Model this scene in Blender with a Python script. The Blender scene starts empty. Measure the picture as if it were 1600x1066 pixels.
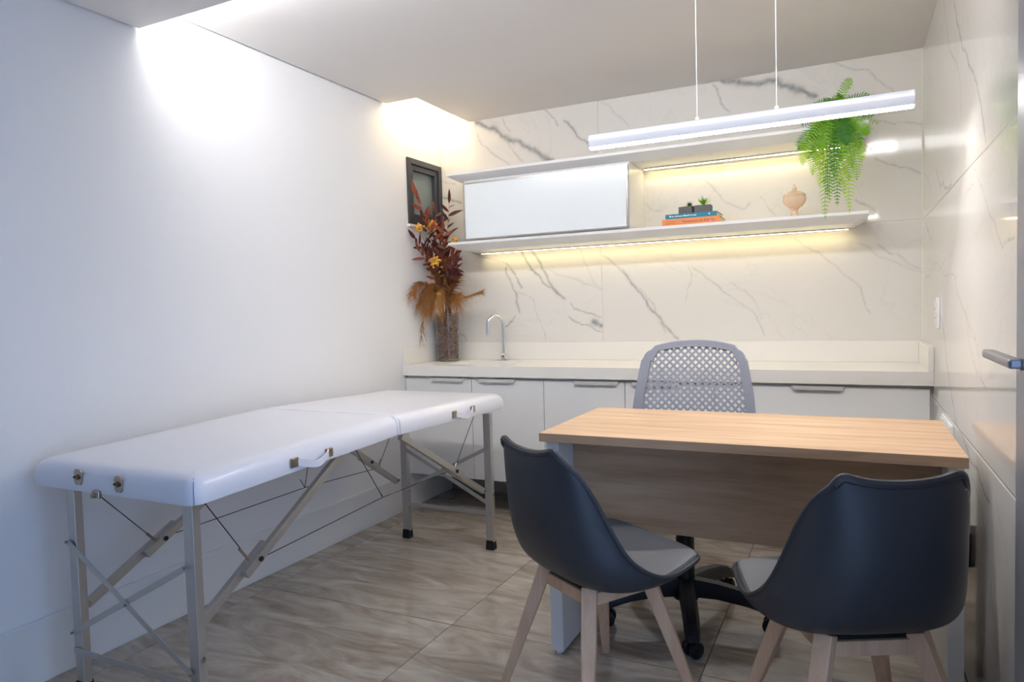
import bpy, bmesh, math, random
import numpy as np
from mathutils import Vector, Matrix
random.seed(7)
scene = bpy.context.scene
COL = scene.collection
# ------------------------------------------------------------------ camera, world, exposure
camd = bpy.data.cameras.new('camera'); cam = bpy.data.objects.new('camera', camd); COL.objects.link(cam)
camd.sensor_width = 36.0; camd.lens = 1088.86 / 1600 * 36.0; camd.clip_start = 0.02
_r = Vector((0.8986876, 0.4376714, -0.0283606)); _u = Vector((0.0048442, 0.0547542, 0.9984881)); _f = Vector((-0.4385625, 0.8974663, -0.0470867))
mw = Matrix.Identity(4)
for i in range(3): mw[i][0] = _r[i]; mw[i][1] = _u[i]; mw[i][2] = -_f[i]
mw.translation = Vector((2.357159, -3.853664, 1.160380)); cam.matrix_world = mw
scene.camera = cam
vs = scene.view_settings
vs.view_transform = 'Standard'; vs.look = 'None'; vs.gamma = 1.0; vs.use_curve_mapping = False
vs.exposure = 0.36
world = bpy.data.worlds.new('world'); scene.world = world; world.use_nodes = True
bg = world.node_tree.nodes['Background']
SKY = (0.36, 0.57, 1.0); bg.inputs[0].default_value = SKY + (1,); bg.inputs[1].default_value = 1.9
# lamp strengths (emission of the lamps' own diffusers)
E_PENDANT = 70.0; E_COVE = 27.0; E_CORNER = 26.0; E_SHELF = 14.0
# ------------------------------------------------------------------ room numbers (metres)
W = 2.6634; H = 2.3266; H2 = 2.2232; STEP = -2.0957; REAR = -4.9; CT = 0.846; CD = 0.4954
# ------------------------------------------------------------------ helpers
ORG = {}
def lin(r, g, b):
    f = lambda c: (c / 255 / 12.92) if c / 255 <= 0.04045 else ((c / 255 + 0.055) / 1.055) ** 2.4
    return (f(r), f(g), f(b), 1)
def new_mat(name):
    m = bpy.data.materials.new(name); m.use_nodes = True
    return m, m.node_tree, m.node_tree.nodes['Principled BSDF']
def mat(name, col, rough=0.5, metal=0.0, noise=0.0, nscale=30.0, bump=0.0, coat=0.0, spec=0.5, sheen=0.0, trans=0.0, ior=1.45, stretch=(1, 1, 1), sss=0.0):
    m, nt, b = new_mat(name)
    b.inputs['Base Color'].default_value = col; b.inputs['Roughness'].default_value = rough; b.inputs['Metallic'].default_value = metal
    b.inputs['Coat Weight'].default_value = coat; b.inputs['Coat Roughness'].default_value = 0.08; b.inputs['Specular IOR Level'].default_value = spec
    b.inputs['Sheen Weight'].default_value = sheen; b.inputs['Transmission Weight'].default_value = trans; b.inputs['IOR'].default_value = ior
    N = nt.nodes; Lk = nt.links
    tc = N.new('ShaderNodeTexCoord'); mp = N.new('ShaderNodeMapping'); mp.inputs['Scale'].default_value = stretch
    nz = N.new('ShaderNodeTexNoise'); nz.inputs['Scale'].default_value = nscale; nz.inputs['Detail'].default_value = 5
    Lk.new(tc.outputs['Object'], mp.inputs[0]); Lk.new(mp.outputs[0], nz.inputs['Vector'])
    mr = N.new('ShaderNodeMapRange'); mr.inputs[3].default_value = 1 - noise; mr.inputs[4].default_value = 1 + noise
    Lk.new(nz.outputs[0], mr.inputs[0])
    vm = N.new('ShaderNodeVectorMath'); vm.operation = 'SCALE'; vm.inputs[0].default_value = col[:3]; Lk.new(mr.outputs[0], vm.inputs['Scale'])
    Lk.new(vm.outputs[0], b.inputs['Base Color'])
    if bump:
        bp = N.new('ShaderNodeBump'); bp.inputs['Strength'].default_value = bump; bp.inputs['Distance'].default_value = 0.002
        Lk.new(nz.outputs[0], bp.inputs['Height']); Lk.new(bp.outputs[0], b.inputs['Normal'])
    return m
def emit(name, col, s):
    m = bpy.data.materials.new(name); m.use_nodes = True; nt = m.node_tree; nt.nodes.clear()
    e = nt.nodes.new('ShaderNodeEmission'); e.inputs[0].default_value = col + (1,); e.inputs[1].default_value = s
    o = nt.nodes.new('ShaderNodeOutputMaterial'); nt.links.new(e.outputs[0], o.inputs[0]); return m
def wood(name, c1, c2, axis='X', scale=1.0, rough=0.45):
    m, nt, b = new_mat(name); N = nt.nodes; L = nt.links
    tc = N.new('ShaderNodeTexCoord'); mp = N.new('ShaderNodeMapping'); L.new(tc.outputs['Object'], mp.inputs[0])
    s = {'X': (1.2, 14, 14), 'Y': (14, 1.2, 14), 'Z': (14, 14, 1.2)}[axis]; mp.inputs['Scale'].default_value = tuple(q * scale for q in s)
    n1 = N.new('ShaderNodeTexNoise'); n1.inputs['Scale'].default_value = 1.6; n1.inputs['Detail'].default_value = 4; n1.inputs['Distortion'].default_value = 0.6
    n2 = N.new('ShaderNodeTexNoise'); n2.inputs['Scale'].default_value = 9; n2.inputs['Detail'].default_value = 6
    L.new(mp.outputs[0], n1.inputs['Vector']); L.new(mp.outputs[0], n2.inputs['Vector'])
    mx = N.new('ShaderNodeMath'); mx.operation = 'MULTIPLY_ADD'; mx.inputs[1].default_value = 0.35; L.new(n2.outputs[0], mx.inputs[0]); L.new(n1.outputs[0], mx.inputs[2])
    cr = N.new('ShaderNodeValToRGB'); cr.color_ramp.elements[0].position = 0.42; cr.color_ramp.elements[0].color = c2
    cr.color_ramp.elements[1].position = 0.86; cr.color_ramp.elements[1].color = c1; L.new(mx.outputs[0], cr.inputs[0]); L.new(cr.outputs[0], b.inputs['Base Color'])
    b.inputs['Roughness'].default_value = rough
    bp = N.new('ShaderNodeBump'); bp.inputs['Strength'].default_value = 0.08; bp.inputs['Distance'].default_value = 0.002; L.new(n2.outputs[0], bp.inputs['Height']); L.new(bp.outputs[0], b.inputs['Normal'])
    return m
def tag(o, label=None, cat=None, group=None, kind=None):
    if label: o['label'] = label
    if cat: o['category'] = cat
    if group: o['group'] = group
    if kind: o['kind'] = kind
    return o
def thing(name, loc, label=None, cat=None, group=None, rz=0.0, kind=None):
    o = bpy.data.objects.new(name, None); COL.objects.link(o); o.empty_display_size = 0.05
    o.location = loc; o.rotation_euler = (0, 0, rz); ORG[o.name] = Vector(loc)
    return tag(o, label, cat, group, kind)
def frame_axes(d):
    d = d.normalized(); a = Vector((0, 0, 1)) if abs(d.z) < 0.95 else Vector((1, 0, 0))
    s = d.cross(a).normalized(); return s, s.cross(d).normalized()
class MB:
    def __init__(self): self.v = []; self.f = []
    def add(self, vs, fs):
        n = len(self.v); self.v += [tuple(p) for p in vs]; self.f += [tuple(i + n for i in q) for q in fs]; return self
    def box(self, x0, x1, y0, y1, z0, z1):
        return self.add([(x0,y0,z0),(x1,y0,z0),(x1,y1,z0),(x0,y1,z0),(x0,y0,z1),(x1,y0,z1),(x1,y1,z1),(x0,y1,z1)],
                        [(0,3,2,1),(4,5,6,7),(0,1,5,4),(1,2,6,5),(2,3,7,6),(3,0,4,7)])
    def loft(self, rings, close=True, cap=True):
        n = len(rings[0]); vs = [p for r in rings for p in r]; fs = []
        for i in range(len(rings) - 1):
            for j in range(n if close else n - 1):
                k = (j + 1) % n; fs.append((i*n+j, i*n+k, (i+1)*n+k, (i+1)*n+j))
        if cap: fs.append(tuple(reversed(range(n)))); fs.append(tuple((len(rings)-1)*n + j for j in range(n)))
        return self.add(vs, fs)
    def tube(self, pts, r, n=8, cap=True):
        P = [Vector(p) for p in pts]; R = r if isinstance(r, (list, tuple)) else [r] * len(P); rings = []; s = None
        for i, p in enumerate(P):
            d = (P[min(i+1, len(P)-1)] - P[max(i-1, 0)])
            if s is None: s, u = frame_axes(d)
            else:
                d.normalize(); s = (s - d * s.dot(d)).normalized()
            u = s.cross(d.normalized())
            rings.append([p + (s * math.cos(a) + u * math.sin(a)) * R[i] for a in [2*math.pi*k/n for k in range(n)]])
        return self.loft(rings, True, cap)
    def bar(self, a, b, w, t, side=None, w2=None, t2=None):
        a = Vector(a); b = Vector(b); d = (b - a).normalized()
        if side is None: s, u = frame_axes(d)
        else:
            s = Vector(side); s = (s - d * s.dot(d)).normalized(); u = s.cross(d)
        rings = []
        for p, ww, tt in ((a, w, t), (b, w2 or w, t2 or t)):
            rings.append([p + s*ww/2*i + u*tt/2*j for i, j in ((-1,-1),(1,-1),(1,1),(-1,1))])
        return self.loft(rings)
    def lathe(self, prof, c=(0,0,0), n=24, cap=True):
        rings = [[(c[0]+r*math.cos(2*math.pi*k/n), c[1]+r*math.sin(2*math.pi*k/n), c[2]+z) for k in range(n)] for r, z in prof]
        return self.loft(rings, True, cap)
    def build(self, name, m, parent=None, bevel=0.0, seg=2, smooth=False, origin=None):
        o0 = ORG[parent.name] if parent else Vector(origin or (0, 0, 0))
        me = bpy.data.meshes.new(name); me.from_pydata([tuple(Vector(p) - o0) for p in self.v], [], self.f)
        bm = bmesh.new(); bm.from_mesh(me); bmesh.ops.recalc_face_normals(bm, faces=bm.faces)
        bm.to_mesh(me); bm.free()
        o = bpy.data.objects.new(name, me); COL.objects.link(o)
        if m: me.materials.append(m)
        if smooth:
            for p in me.polygons: p.use_smooth = True
            try: me.set_sharp_from_angle(angle=math.radians(40))
            except Exception: pass
        if bevel:
            b = o.modifiers.new('bevel', 'BEVEL'); b.width = bevel; b.segments = seg; b.limit_method = 'ANGLE'; b.angle_limit = math.radians(40)
        if parent: o.parent = parent
        else: o.location = o0
        ORG[o.name] = o0
        return o
def grid_obj(name, P, m, parent=None, closed_u=False, smooth=True, solid=0.0, offset=0, uvclose=False):
    nv, nu = len(P), len(P[0]); mb = MB(); vs = [p for r in P for p in r]; fs = []
    for i in range(nv - 1):
        for j in range(nu - (0 if closed_u else 1)):
            k = (j + 1) % nu; fs.append((i*nu+j, i*nu+k, (i+1)*nu+k, (i+1)*nu+j))
    mb.add(vs, fs); o = mb.build(name, m, parent, smooth=smooth)
    if solid:
        s = o.modifiers.new('solid', 'SOLIDIFY'); s.thickness = solid; s.offset = offset
    return o
def crv(pts, n):
    """Catmull-Rom through pts, n samples."""
    P = [np.array(p, float) for p in pts]; P = [2*P[0]-P[1]] + P + [2*P[-1]-P[-2]]; out = []; m = len(P) - 3
    for k in range(n):
        t = k / (n - 1) * m; i = min(int(t), m - 1); t -= i; a, b, c, d = P[i:i+4]
        out.append(0.5*((2*b)+(-a+c)*t+(2*a-5*b+4*c-d)*t*t+(-a+3*b-3*c+d)*t**3))
    return out
# ------------------------------------------------------------------ materials of the setting
M_WALL = mat('white_paint', lin(238, 237, 236), 0.6, noise=0.01, nscale=60, bump=0.03)
M_CEIL = mat('ceiling_paint', lin(232, 228, 224), 0.8, noise=0.01)
M_GROUT = mat('grout', lin(92, 80, 70), 0.8)
M_GROUT_W = mat('white_grout', lin(236, 232, 222), 0.6)
M_DARKGAP = mat('shadow_gap', lin(60, 60, 62), 0.8)
M_LACQ = mat('white_lacquer', lin(234, 233, 230), 0.35, noise=0.01)
M_QUARTZ = mat('white_quartz', lin(240, 236, 228), 0.25, noise=0.015, nscale=200)
M_ALU = mat('brushed_aluminium', lin(205, 205, 206), 0.32, 1.0, noise=0.05, nscale=60, stretch=(1, 1, 8))
M_CHROME = mat('chrome', lin(225, 226, 228), 0.08, 1.0)
M_BLACKALU = mat('charcoal_aluminium', lin(66, 67, 71), 0.4, 0.2, noise=0.05)
M_BLACK = mat('black_plastic', lin(26, 26, 28), 0.45, noise=0.05)
M_WPLASTIC = mat('white_plastic', lin(240, 240, 240), 0.3)
def marble_mat():
    m, nt, b = new_mat('polished_marble_porcelain'); N = nt.nodes; L = nt.links
    at = N.new('ShaderNodeAttribute'); at.attribute_name = 'vein'
    tc = N.new('ShaderNodeTexCoord')
    nz = N.new('ShaderNodeTexNoise'); nz.inputs['Scale'].default_value = 2.0; nz.inputs['Detail'].default_value = 8; nz.inputs['Distortion'].default_value = 1.2
    L.new(tc.outputs['Object'], nz.inputs['Vector'])
    nf = N.new('ShaderNodeTexNoise'); nf.inputs['Scale'].default_value = 38; nf.inputs['Detail'].default_value = 3; L.new(tc.outputs['Object'], nf.inputs['Vector'])
    mr = N.new('ShaderNodeMapRange'); mr.inputs[1].default_value = 0.3; mr.inputs[2].default_value = 0.7; mr.inputs[3].default_value = 0.65; mr.inputs[4].default_value = 1.2; L.new(nf.outputs[0], mr.inputs[0])
    mu = N.new('ShaderNodeMath'); mu.operation = 'MULTIPLY'; L.new(at.outputs['Fac'], mu.inputs[0]); L.new(mr.outputs[0], mu.inputs[1])
    # faint hairline veins everywhere
    sb = N.new('ShaderNodeMath'); sb.operation = 'SUBTRACT'; sb.inputs[1].default_value = 0.5; L.new(nz.outputs[0], sb.inputs[0])
    ab = N.new('ShaderNodeMath'); ab.operation = 'ABSOLUTE'; L.new(sb.outputs[0], ab.inputs[0])
    m2 = N.new('ShaderNodeMapRange'); m2.inputs[1].default_value = 0.0; m2.inputs[2].default_value = 0.012; m2.inputs[3].default_value = 0.05; m2.inputs[4].default_value = 0.0; L.new(ab.outputs[0], m2.inputs[0])
    ad = N.new('ShaderNodeMath'); ad.operation = 'ADD'; ad.use_clamp = True; L.new(mu.outputs[0], ad.inputs[0]); L.new(m2.outputs[0], ad.inputs[1])
    mx = N.new('ShaderNodeMix'); mx.data_type = 'RGBA'; mx.inputs[6].default_value = lin(228, 224, 217); mx.inputs[7].default_value = lin(92, 98, 104)
    L.new(ad.outputs[0], mx.inputs[0]); L.new(mx.outputs[2], b.inputs['Base Color'])
    b.inputs['Roughness'].default_value = 0.07; b.inputs['Specular IOR Level'].default_value = 0.5
    return m
M_MARBLE = marble_mat()
def floor_mat():
    m, nt, b = new_mat('polished_beige_porcelain'); N = nt.nodes; L = nt.links
    tc = N.new('ShaderNodeTexCoord'); oi = N.new('ShaderNodeObjectInfo')
    va = N.new('ShaderNodeVectorMath'); va.operation = 'SCALE'; va.inputs[0].default_value = (37, 19, 0); L.new(oi.outputs['Random'], va.inputs['Scale'])
    ad = N.new('ShaderNodeVectorMath'); ad.operation = 'ADD'; L.new(tc.outputs['Object'], ad.inputs[0]); L.new(va.outputs[0], ad.inputs[1])
    mp = N.new('ShaderNodeMapping'); mp.inputs['Rotation'].default_value = (0, 0, math.radians(34)); mp.inputs['Scale'].default_value = (1.0, 4.2, 1); L.new(ad.outputs[0], mp.inputs[0])
    n1 = N.new('ShaderNodeTexNoise'); n1.inputs['Scale'].default_value = 2.3; n1.inputs['Detail'].default_value = 9; n1.inputs['Roughness'].default_value = 0.62; n1.inputs['Distortion'].default_value = 1.6
    L.new(mp.outputs[0], n1.inputs['Vector'])
    cr = N.new('ShaderNodeValToRGB'); e = cr.color_ramp.elements
    e[0].position = 0.28; e[0].color = lin(136, 120, 104); e[1].position = 0.74; e[1].color = lin(206, 198, 186)
    k = cr.color_ramp.elements.new(0.48); k.color = lin(174, 162, 147)
    L.new(n1.outputs[0], cr.inputs[0]); L.new(cr.outputs[0], b.inputs['Base Color'])
    b.inputs['Roughness'].default_value = 0.10; b.inputs['Specular IOR Level'].default_value = 0.5
    return m
M_FLOOR = floor_mat()
# ------------------------------------------------------------------ floor
fl = MB().box(-0.15, W + 0.15, REAR - 0.1, 0.12, -0.10, -0.003).build('floor', M_GROUT); tag(fl, kind='structure')
TILE = 0.905; xs = [0.0, 0.12, 1.025, 1.93, W]; ys = [0.0, -0.795, -1.70, -2.605, -3.51, -4.415, REAR]
for i in range(len(xs) - 1):
    for j in range(len(ys) - 1):
        g = 0.0016
        MB().box(xs[i]+g, xs[i+1]-g, ys[j+1]+g, ys[j]-g, -0.010, 0.0).build('floor_tile', M_FLOOR, fl)
# ------------------------------------------------------------------ walls
wl = MB(); wy0, wy1, wz0, wz1 = -0.3833, -0.006, 1.676, 2.069
wl.box(-0.15, 0, REAR, wy0, 0, 2.6).box(-0.15, 0, wy1, 0.12, 0, 2.6).box(-0.15, 0, wy0, wy1, 0, wz0).box(-0.15, 0, wy0, wy1, wz1, 2.6)
tag(wl.build('wall_left', M_WALL), kind='structure')
tag(MB().box(0, 0.016, REAR, -0.001, 0, 0.205).build('baseboard_left', M_LACQ, bevel=0.003), kind='structure')
wb = MB().box(-0.15, W + 0.15, 0.0006, 0.12, 0, 2.6).build('wall_back', M_GROUT_W); tag(wb, kind='structure')
wr = MB().box(W + 0.0006, W + 0.15, -2.150, 0.0005, 0, 2.6).build('wall_right', M_GROUT_W); tag(wr, kind='structure')
wr2 = MB(); DY0, DY1, DZ = -4.45, -2.70, 2.10
wr2.box(W + 0.02, W + 0.15, REAR, DY0, 0, 2.6).box(W + 0.02, W + 0.15, DY1, -2.56, 0, 2.6).box(W + 0.02, W + 0.15, DY0, DY1, DZ, 2.6).box(W + 0.02, W + 0.15, -2.56, -2.150, 2.12, 2.6)
tag(wr2.build('wall_side', M_WALL), kind='structure')
M_REAR = mat('darkened_rear_wall', lin(84, 78, 74), 0.7, noise=0.02)  # dark tone of the unseen rear wall, chosen to reduce bounced light
tag(MB().box(-0.15, W+0.15, REAR-0.12, REAR, 0, 2.6).build('wall_rear', M_REAR), kind='structure')
# opening added beside the camera, unseen, to bring blue daylight onto the left wall
pl = bpy.data.lights.new('daylight_portal', 'AREA'); pl.shape = 'RECTANGLE'; pl.size = DY1-DY0; pl.size_y = DZ; pl.cycles.is_portal = True
po = bpy.data.objects.new('daylight_portal', pl); COL.objects.link(po); po.location = (W+0.08, (DY0+DY1)/2, DZ/2); po.rotation_euler = (math.radians(90), 0, math.radians(90))
# ceiling: far field with a light well in the left back corner, dropped field near the camera
SX, SY = 0.218, -0.5815
ce = MB(); e = 0.012
ce.box(e, SX, STEP-0.35, SY, H, 2.6).box(SX, W+0.15, STEP-0.35, 0.12, H, 2.6)
tag(ce.build('ceiling', M_CEIL), kind='structure')
tag(MB().box(0, e, STEP, SY, H+0.02, 2.6).build('trim_1', M_DARKGAP), kind='structure')
tag(MB().box(0, SX, SY, 0.02, 2.52, 2.6).build('ceiling_well', M_CEIL), kind='structure')
cn = MB(); cn.box(e, W+0.15, REAR, STEP, H2, H-0.001).box(e, W+0.15, REAR, STEP-0.36, H-0.001, 2.6)
tag(cn.build('ceiling_near', M_CEIL), kind='structure')
tag(MB().box(0, e, REAR, STEP-0.002, H2+0.02, 2.4).build('trim_2', M_DARKGAP), kind='structure')
# cove lamps
def strip(name, label, cat, box, m):
    o = MB().box(*box).build(name, m); tag(o, label, cat); return o
M_COVE = emit('cove_led', (0.98, 0.98, 1.0), E_COVE); M_CORN = emit('warm_led', (1.0, 0.80, 0.50), E_CORNER); M_SHLED = emit('shelf_led', (1.0, 0.82, 0.43), E_SHELF)
strip('cove_light', 'white strip light hidden in the step of the ceiling', 'light', (0.03, W-0.004, STEP+0.0005, STEP+0.006, H2+0.022, H-0.010), M_COVE)
strip('corner_light', 'warm strip light hidden in the ceiling well above the window', 'light', (SX-0.03, SX-0.004, SY+0.03, -0.03, H+0.10, H+0.125), M_CORN)
VEINS_BACK = [
 (0.0109,0.55,[(0.264,2.323),(0.349,2.272),(0.415,2.245),(0.447,2.206),(0.512,2.174),(0.555,2.167),(0.646,2.103),(0.718,2.052),(0.777,2.027)]),
 (0.0064,0.28,[(0.48,2.177),(0.523,2.103),(0.583,2.042)]),
 (0.0044,0.35,[(0.272,2.247),(0.305,2.172),(0.364,2.124),(0.486,2.034)]),
 (0.0034,0.35,[(0.45,2.321),(0.474,2.26),(0.505,2.227)]),
 (0.0046,0.4,[(0.728,2.324),(0.775,2.28),(0.814,2.223)]),
 (0.0041,0.3,[(0.979,2.113),(1.045,2.039)]),
 (0.0072,0.55,[(0.847,2.248),(0.932,2.144),(1.021,2.085)]),
 (0.0032,0.22,[(1.076,2.319),(1.176,2.226),(1.241,2.153)]),
 (0.0034,0.5,[(1.701,2.314),(1.73,2.249),(1.788,2.157)]),
 (0.0111,0.6,[(1.744,2.323),(1.819,2.311),(1.933,2.276),(2.016,2.285),(2.043,2.251),(2.137,2.214),(2.204,2.175)]),
 (0.0055,0.4,[(1.819,2.298),(1.933,2.292),(2.016,2.272)]),
 (0.0031,0.3,[(2.283,2.324),(2.371,2.275),(2.435,2.264),(2.484,2.201),(2.543,2.143)]),
 (0.0031,0.35,[(2.464,2.012),(2.543,1.989),(2.657,1.973)]),
 (0.0031,0.4,[(2.458,1.838),(2.543,1.795),(2.652,1.743)]),
 (0.0031,0.4,[(2.368,1.646),(2.432,1.612),(2.482,1.559)]),
 (0.0031,0.3,[(2.457,1.43),(2.555,1.369),(2.659,1.29)]),
 (0.0028,0.35,[(1.647,1.822),(1.723,1.737),(1.811,1.661),(1.862,1.65),(1.882,1.678)]),
 (0.0026,0.25,[(1.926,1.717),(2.01,1.598)]),
 (0.0029,0.3,[(1.324,1.729),(1.427,1.671)]),
 (0.0064,0.6,[(0.556,1.503),(0.586,1.443),(0.617,1.391),(0.723,1.285),(0.77,1.255),(0.83,1.207)]),
 (0.0064,0.5,[(0.62,1.507),(0.651,1.468),(0.696,1.38),(0.732,1.306),(0.83,1.207)]),
 (0.0037,0.5,[(0.867,1.179),(0.889,1.145),(0.948,1.128),(1.057,1.093)]),
 (0.0037,0.5,[(0.849,1.104),(0.901,1.066),(0.984,1.045),(1.055,1.007)]),
 (0.0143,0.6,[(1.0,1.071),(1.056,1.044)]),
 (0.0048,0.55,[(0.448,1.439),(0.488,1.39),(0.525,1.337),(0.554,1.282)]),
 (0.0056,0.5,[(0.447,1.413),(0.46,1.354),(0.485,1.308),(0.515,1.234),(0.514,1.189),(0.532,1.13)]),
 (0.0032,0.2,[(0.514,1.264),(0.578,1.238),(0.628,1.209),(0.647,1.116),(0.678,1.042),(0.699,0.961)]),
 (0.0048,0.5,[(0.428,1.046),(0.478,1.08),(0.501,1.111)]),
 (0.0038,0.22,[(0.697,1.395),(0.831,1.339),(0.923,1.313),(1.06,1.251)]),
 (0.0037,0.22,[(0.935,1.487),(0.954,1.423),(1.017,1.286),(1.06,1.251)]),
 (0.0041,0.4,[(1.067,1.45),(1.143,1.391),(1.213,1.32)]),
 (0.006,0.55,[(1.183,1.363),(1.231,1.292),(1.321,1.181),(1.391,1.09),(1.444,1.017),(1.496,0.964)]),
 (0.0032,0.3,[(1.231,1.292),(1.285,1.247),(1.364,1.151),(1.426,1.0)]),
 (0.0031,0.3,[(1.572,1.365),(1.656,1.291),(1.804,1.166),(1.947,0.978)]),
 (0.0026,0.22,[(1.773,1.269),(1.885,1.181),(1.932,1.062)]),
 (0.0027,0.25,[(1.555,1.365),(1.571,1.278),(1.541,1.174)]),
 (0.0029,0.28,[(2.091,1.478),(2.269,1.338),(2.397,1.211),(2.439,1.084)]),
 (0.0028,0.25,[(2.384,1.432),(2.55,1.329),(2.659,1.277)]),
 (0.0045,0.4,[(0.091,1.017),(0.135,0.997),(0.152,0.964)]),
 (0.0079,0.5,[(0.002,1.879),(0.059,1.874),(0.086,1.851),(0.147,1.833)]),
 (0.0034,0.3,[(0.006,1.984),(0.062,1.962),(0.109,1.953)]),
 (0.0035,0.3,[(0.209,1.512),(0.277,1.484),(0.445,1.439)]),
]
VEINS_RIGHT = [
 (0.0046,0.5,[(-1.093,2.134),(-1.225,1.996),(-1.344,1.891),(-1.517,1.778),(-1.637,1.669),(-1.728,1.54)]),
 (0.0026,0.35,[(-0.786,2.249),(-0.903,2.105),(-1.095,1.946),(-1.263,1.817),(-1.265,1.698)]),
 (0.0029,0.3,[(-0.084,2.272),(-0.317,2.092),(-0.397,1.951)]),
 (0.0057,0.5,[(-0.547,1.67),(-0.79,1.585),(-1.05,1.54)]),
 (0.003,0.3,[(-0.017,1.742),(-0.397,1.59)]),
 (0.0057,0.5,[(-0.08,1.5),(-0.33,1.405),(-0.397,1.44)]),
 (0.0018,0.35,[(-1.522,1.52),(-1.616,1.466),(-1.731,1.395),(-1.943,1.264),(-2.08,1.277)]),
 (0.0018,0.22,[(-1.523,1.471),(-1.269,1.429),(-1.103,1.318),(-0.91,1.292),(-0.079,1.283)]),
 (0.003,0.25,[(-0.078,1.248),(-1.103,1.233),(-1.434,1.075),(-1.682,0.942)]),
 (0.0043,0.55,[(-0.573,1.116),(-0.773,1.073),(-0.854,1.007),(-0.96,0.886),(-1.058,0.814),(-1.189,0.738),(-1.428,0.699),(-1.793,0.643)]),
 (0.0028,0.35,[(-0.23,1.089),(-0.316,1.001),(-0.449,0.899)]),
 (0.0021,0.4,[(-1.356,1.125),(-1.441,1.029),(-1.52,0.978),(-1.652,0.939),(-1.731,0.92)]),
 (0.0017,0.25,[(-1.395,1.144),(-1.542,1.055),(-1.661,0.993)]),
 (0.0035,0.4,[(-1.526,0.645),(-1.623,0.606),(-1.73,0.549),(-1.806,0.464),(-1.858,0.372)]),
 (0.0017,0.3,[(-1.87,0.671),(-1.981,0.614),(-2.026,0.555)]),
]
# ------------------------------------------------------------------ marble tiles
def vein_field(X, Z, veins, seed):
    rng = np.random.default_rng(seed); F = np.zeros_like(X)
    for w, s, pts in veins:
        P = [np.array(p) for p in pts]
        for it in range(3):                      # midpoint displacement
            Q = [P[0]]
            for a, b in zip(P[:-1], P[1:]):
                d = b - a; n = np.array([-d[1], d[0]]); Q += [(a+b)/2 + n * rng.normal(0, 0.06), b]
            P = Q
        ws = w * np.clip(np.convolve(rng.uniform(0.2, 1.6, len(P)+4), np.ones(5)/5, 'valid'), 0.35, 1.5)
        ws[0] *= 0.5; ws[-1] *= 0.7
        for i in range(len(P)-1):
            a, b = P[i], P[i+1]; r = 4*w
            sel = (X > min(a[0], b[0])-r) & (X < max(a[0], b[0])+r) & (Z > min(a[1], b[1])-r) & (Z < max(a[1], b[1])+r)
            if not sel.any(): continue
            x, z = X[sel], Z[sel]; d = b - a; L2 = d@d + 1e-12
            t = np.clip(((x-a[0])*d[0] + (z-a[1])*d[1]) / L2, 0, 1)
            dist = np.hypot(x-a[0]-t*d[0], z-a[1]-t*d[1]); ww = ws[i]*(1-t)+ws[i+1]*t
            F[sel] = np.maximum(F[sel], s*(1.05 if w > 0.008 else 1.0)*np.exp(-(dist/((1.35 if w > 0.008 else 0.8)*ww))**2) + 0.14*s*np.exp(-(dist/(2.6*ww))**2))
    return np.clip(F, 0, 1)
def marble_tile(parent, plane, u0, u1, z0, z1, veins, step=0.0055):
    g = 0.0007; u0 += g; u1 -= g; z0 += g; z1 -= g
    nu = max(2, int((u1-u0)/step)+1); nz = max(2, int((z1-z0)/step)+1)
    U, Z = np.meshgrid(np.linspace(u0, u1, nu), np.linspace(z0, z1, nz))
    F = vein_field(U, Z, veins, int(abs(u0*100)+z0*1000)) if veins else np.zeros_like(U)
    n = nu*nz; co = np.zeros((n+nu*2+nz*2, 3), np.float32)
    front, back = (0.0, 0.0005)
    def put(u, z, d): return np.stack([u, np.full_like(u, d), z], -1) if plane == 'back' else np.stack([np.full_like(u, W+d), u, z], -1)
    co[:n] = put(U.ravel(), Z.ravel(), front)
    ids = np.arange(n).reshape(nz, nu); q = np.stack([ids[:-1,:-1], ids[:-1,1:], ids[1:,1:], ids[1:,:-1]], -1).reshape(-1, 4)
    if plane != 'back': q = q[:, ::-1]
    edges = [ids[0, :], ids[:, -1], ids[-1, ::-1], ids[::-1, 0]]; k = n; extra = []
    for ed in edges:
        m = len(ed); bi = np.arange(k, k+m); co[k:k+m] = put(U.ravel()[ed], Z.ravel()[ed], back); k += m
        e4 = np.stack([ed[1:], ed[:-1], bi[:-1], bi[1:]], -1); extra.append(e4 if plane == 'back' else e4[:, ::-1])
    q = np.concatenate([q] + extra)
    me = bpy.data.meshes.new('marble_tile'); me.vertices.add(k); me.vertices.foreach_set('co', co[:k].ravel())
    me.loops.add(q.size); me.loops.foreach_set('vertex_index', q.ravel().astype(np.int32))
    me.polygons.add(len(q)); me.polygons.foreach_set('loop_start', np.arange(0, q.size, 4, dtype=np.int32)); me.polygons.foreach_set('loop_total', np.full(len(q), 4, np.int32))
    me.update(calc_edges=True)
    at = me.attributes.new('vein', 'FLOAT', 'POINT'); vals = np.zeros(k, np.float32); vals[:n] = F.ravel(); at.data.foreach_set('value', vals)
    me.materials.append(M_MARBLE); o = bpy.data.objects.new('marble_tile', me); COL.objects.link(o); o.parent = parent; ORG[o.name] = Vector((0,0,0)); return o
ZJ = [0.0, 0.7307, 1.5265, 2.3266]
for (u0, u1) in ((0.0, 1.06), (1.06, W)):
    marble_tile(wb, 'back', u0, u1, ZJ[0], ZJ[1], None, 0.2)
    marble_tile(wb, 'back', u0, u1, ZJ[1], ZJ[2], VEINS_BACK); marble_tile(wb, 'back', u0, u1, ZJ[2], ZJ[3] if u0 else 2.52, VEINS_BACK)
for (u0, u1) in ((-2.150, 0.0),):
    for k in range(3): marble_tile(wr, 'right', u0, u1, ZJ[k], ZJ[k+1], VEINS_RIGHT)
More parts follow.
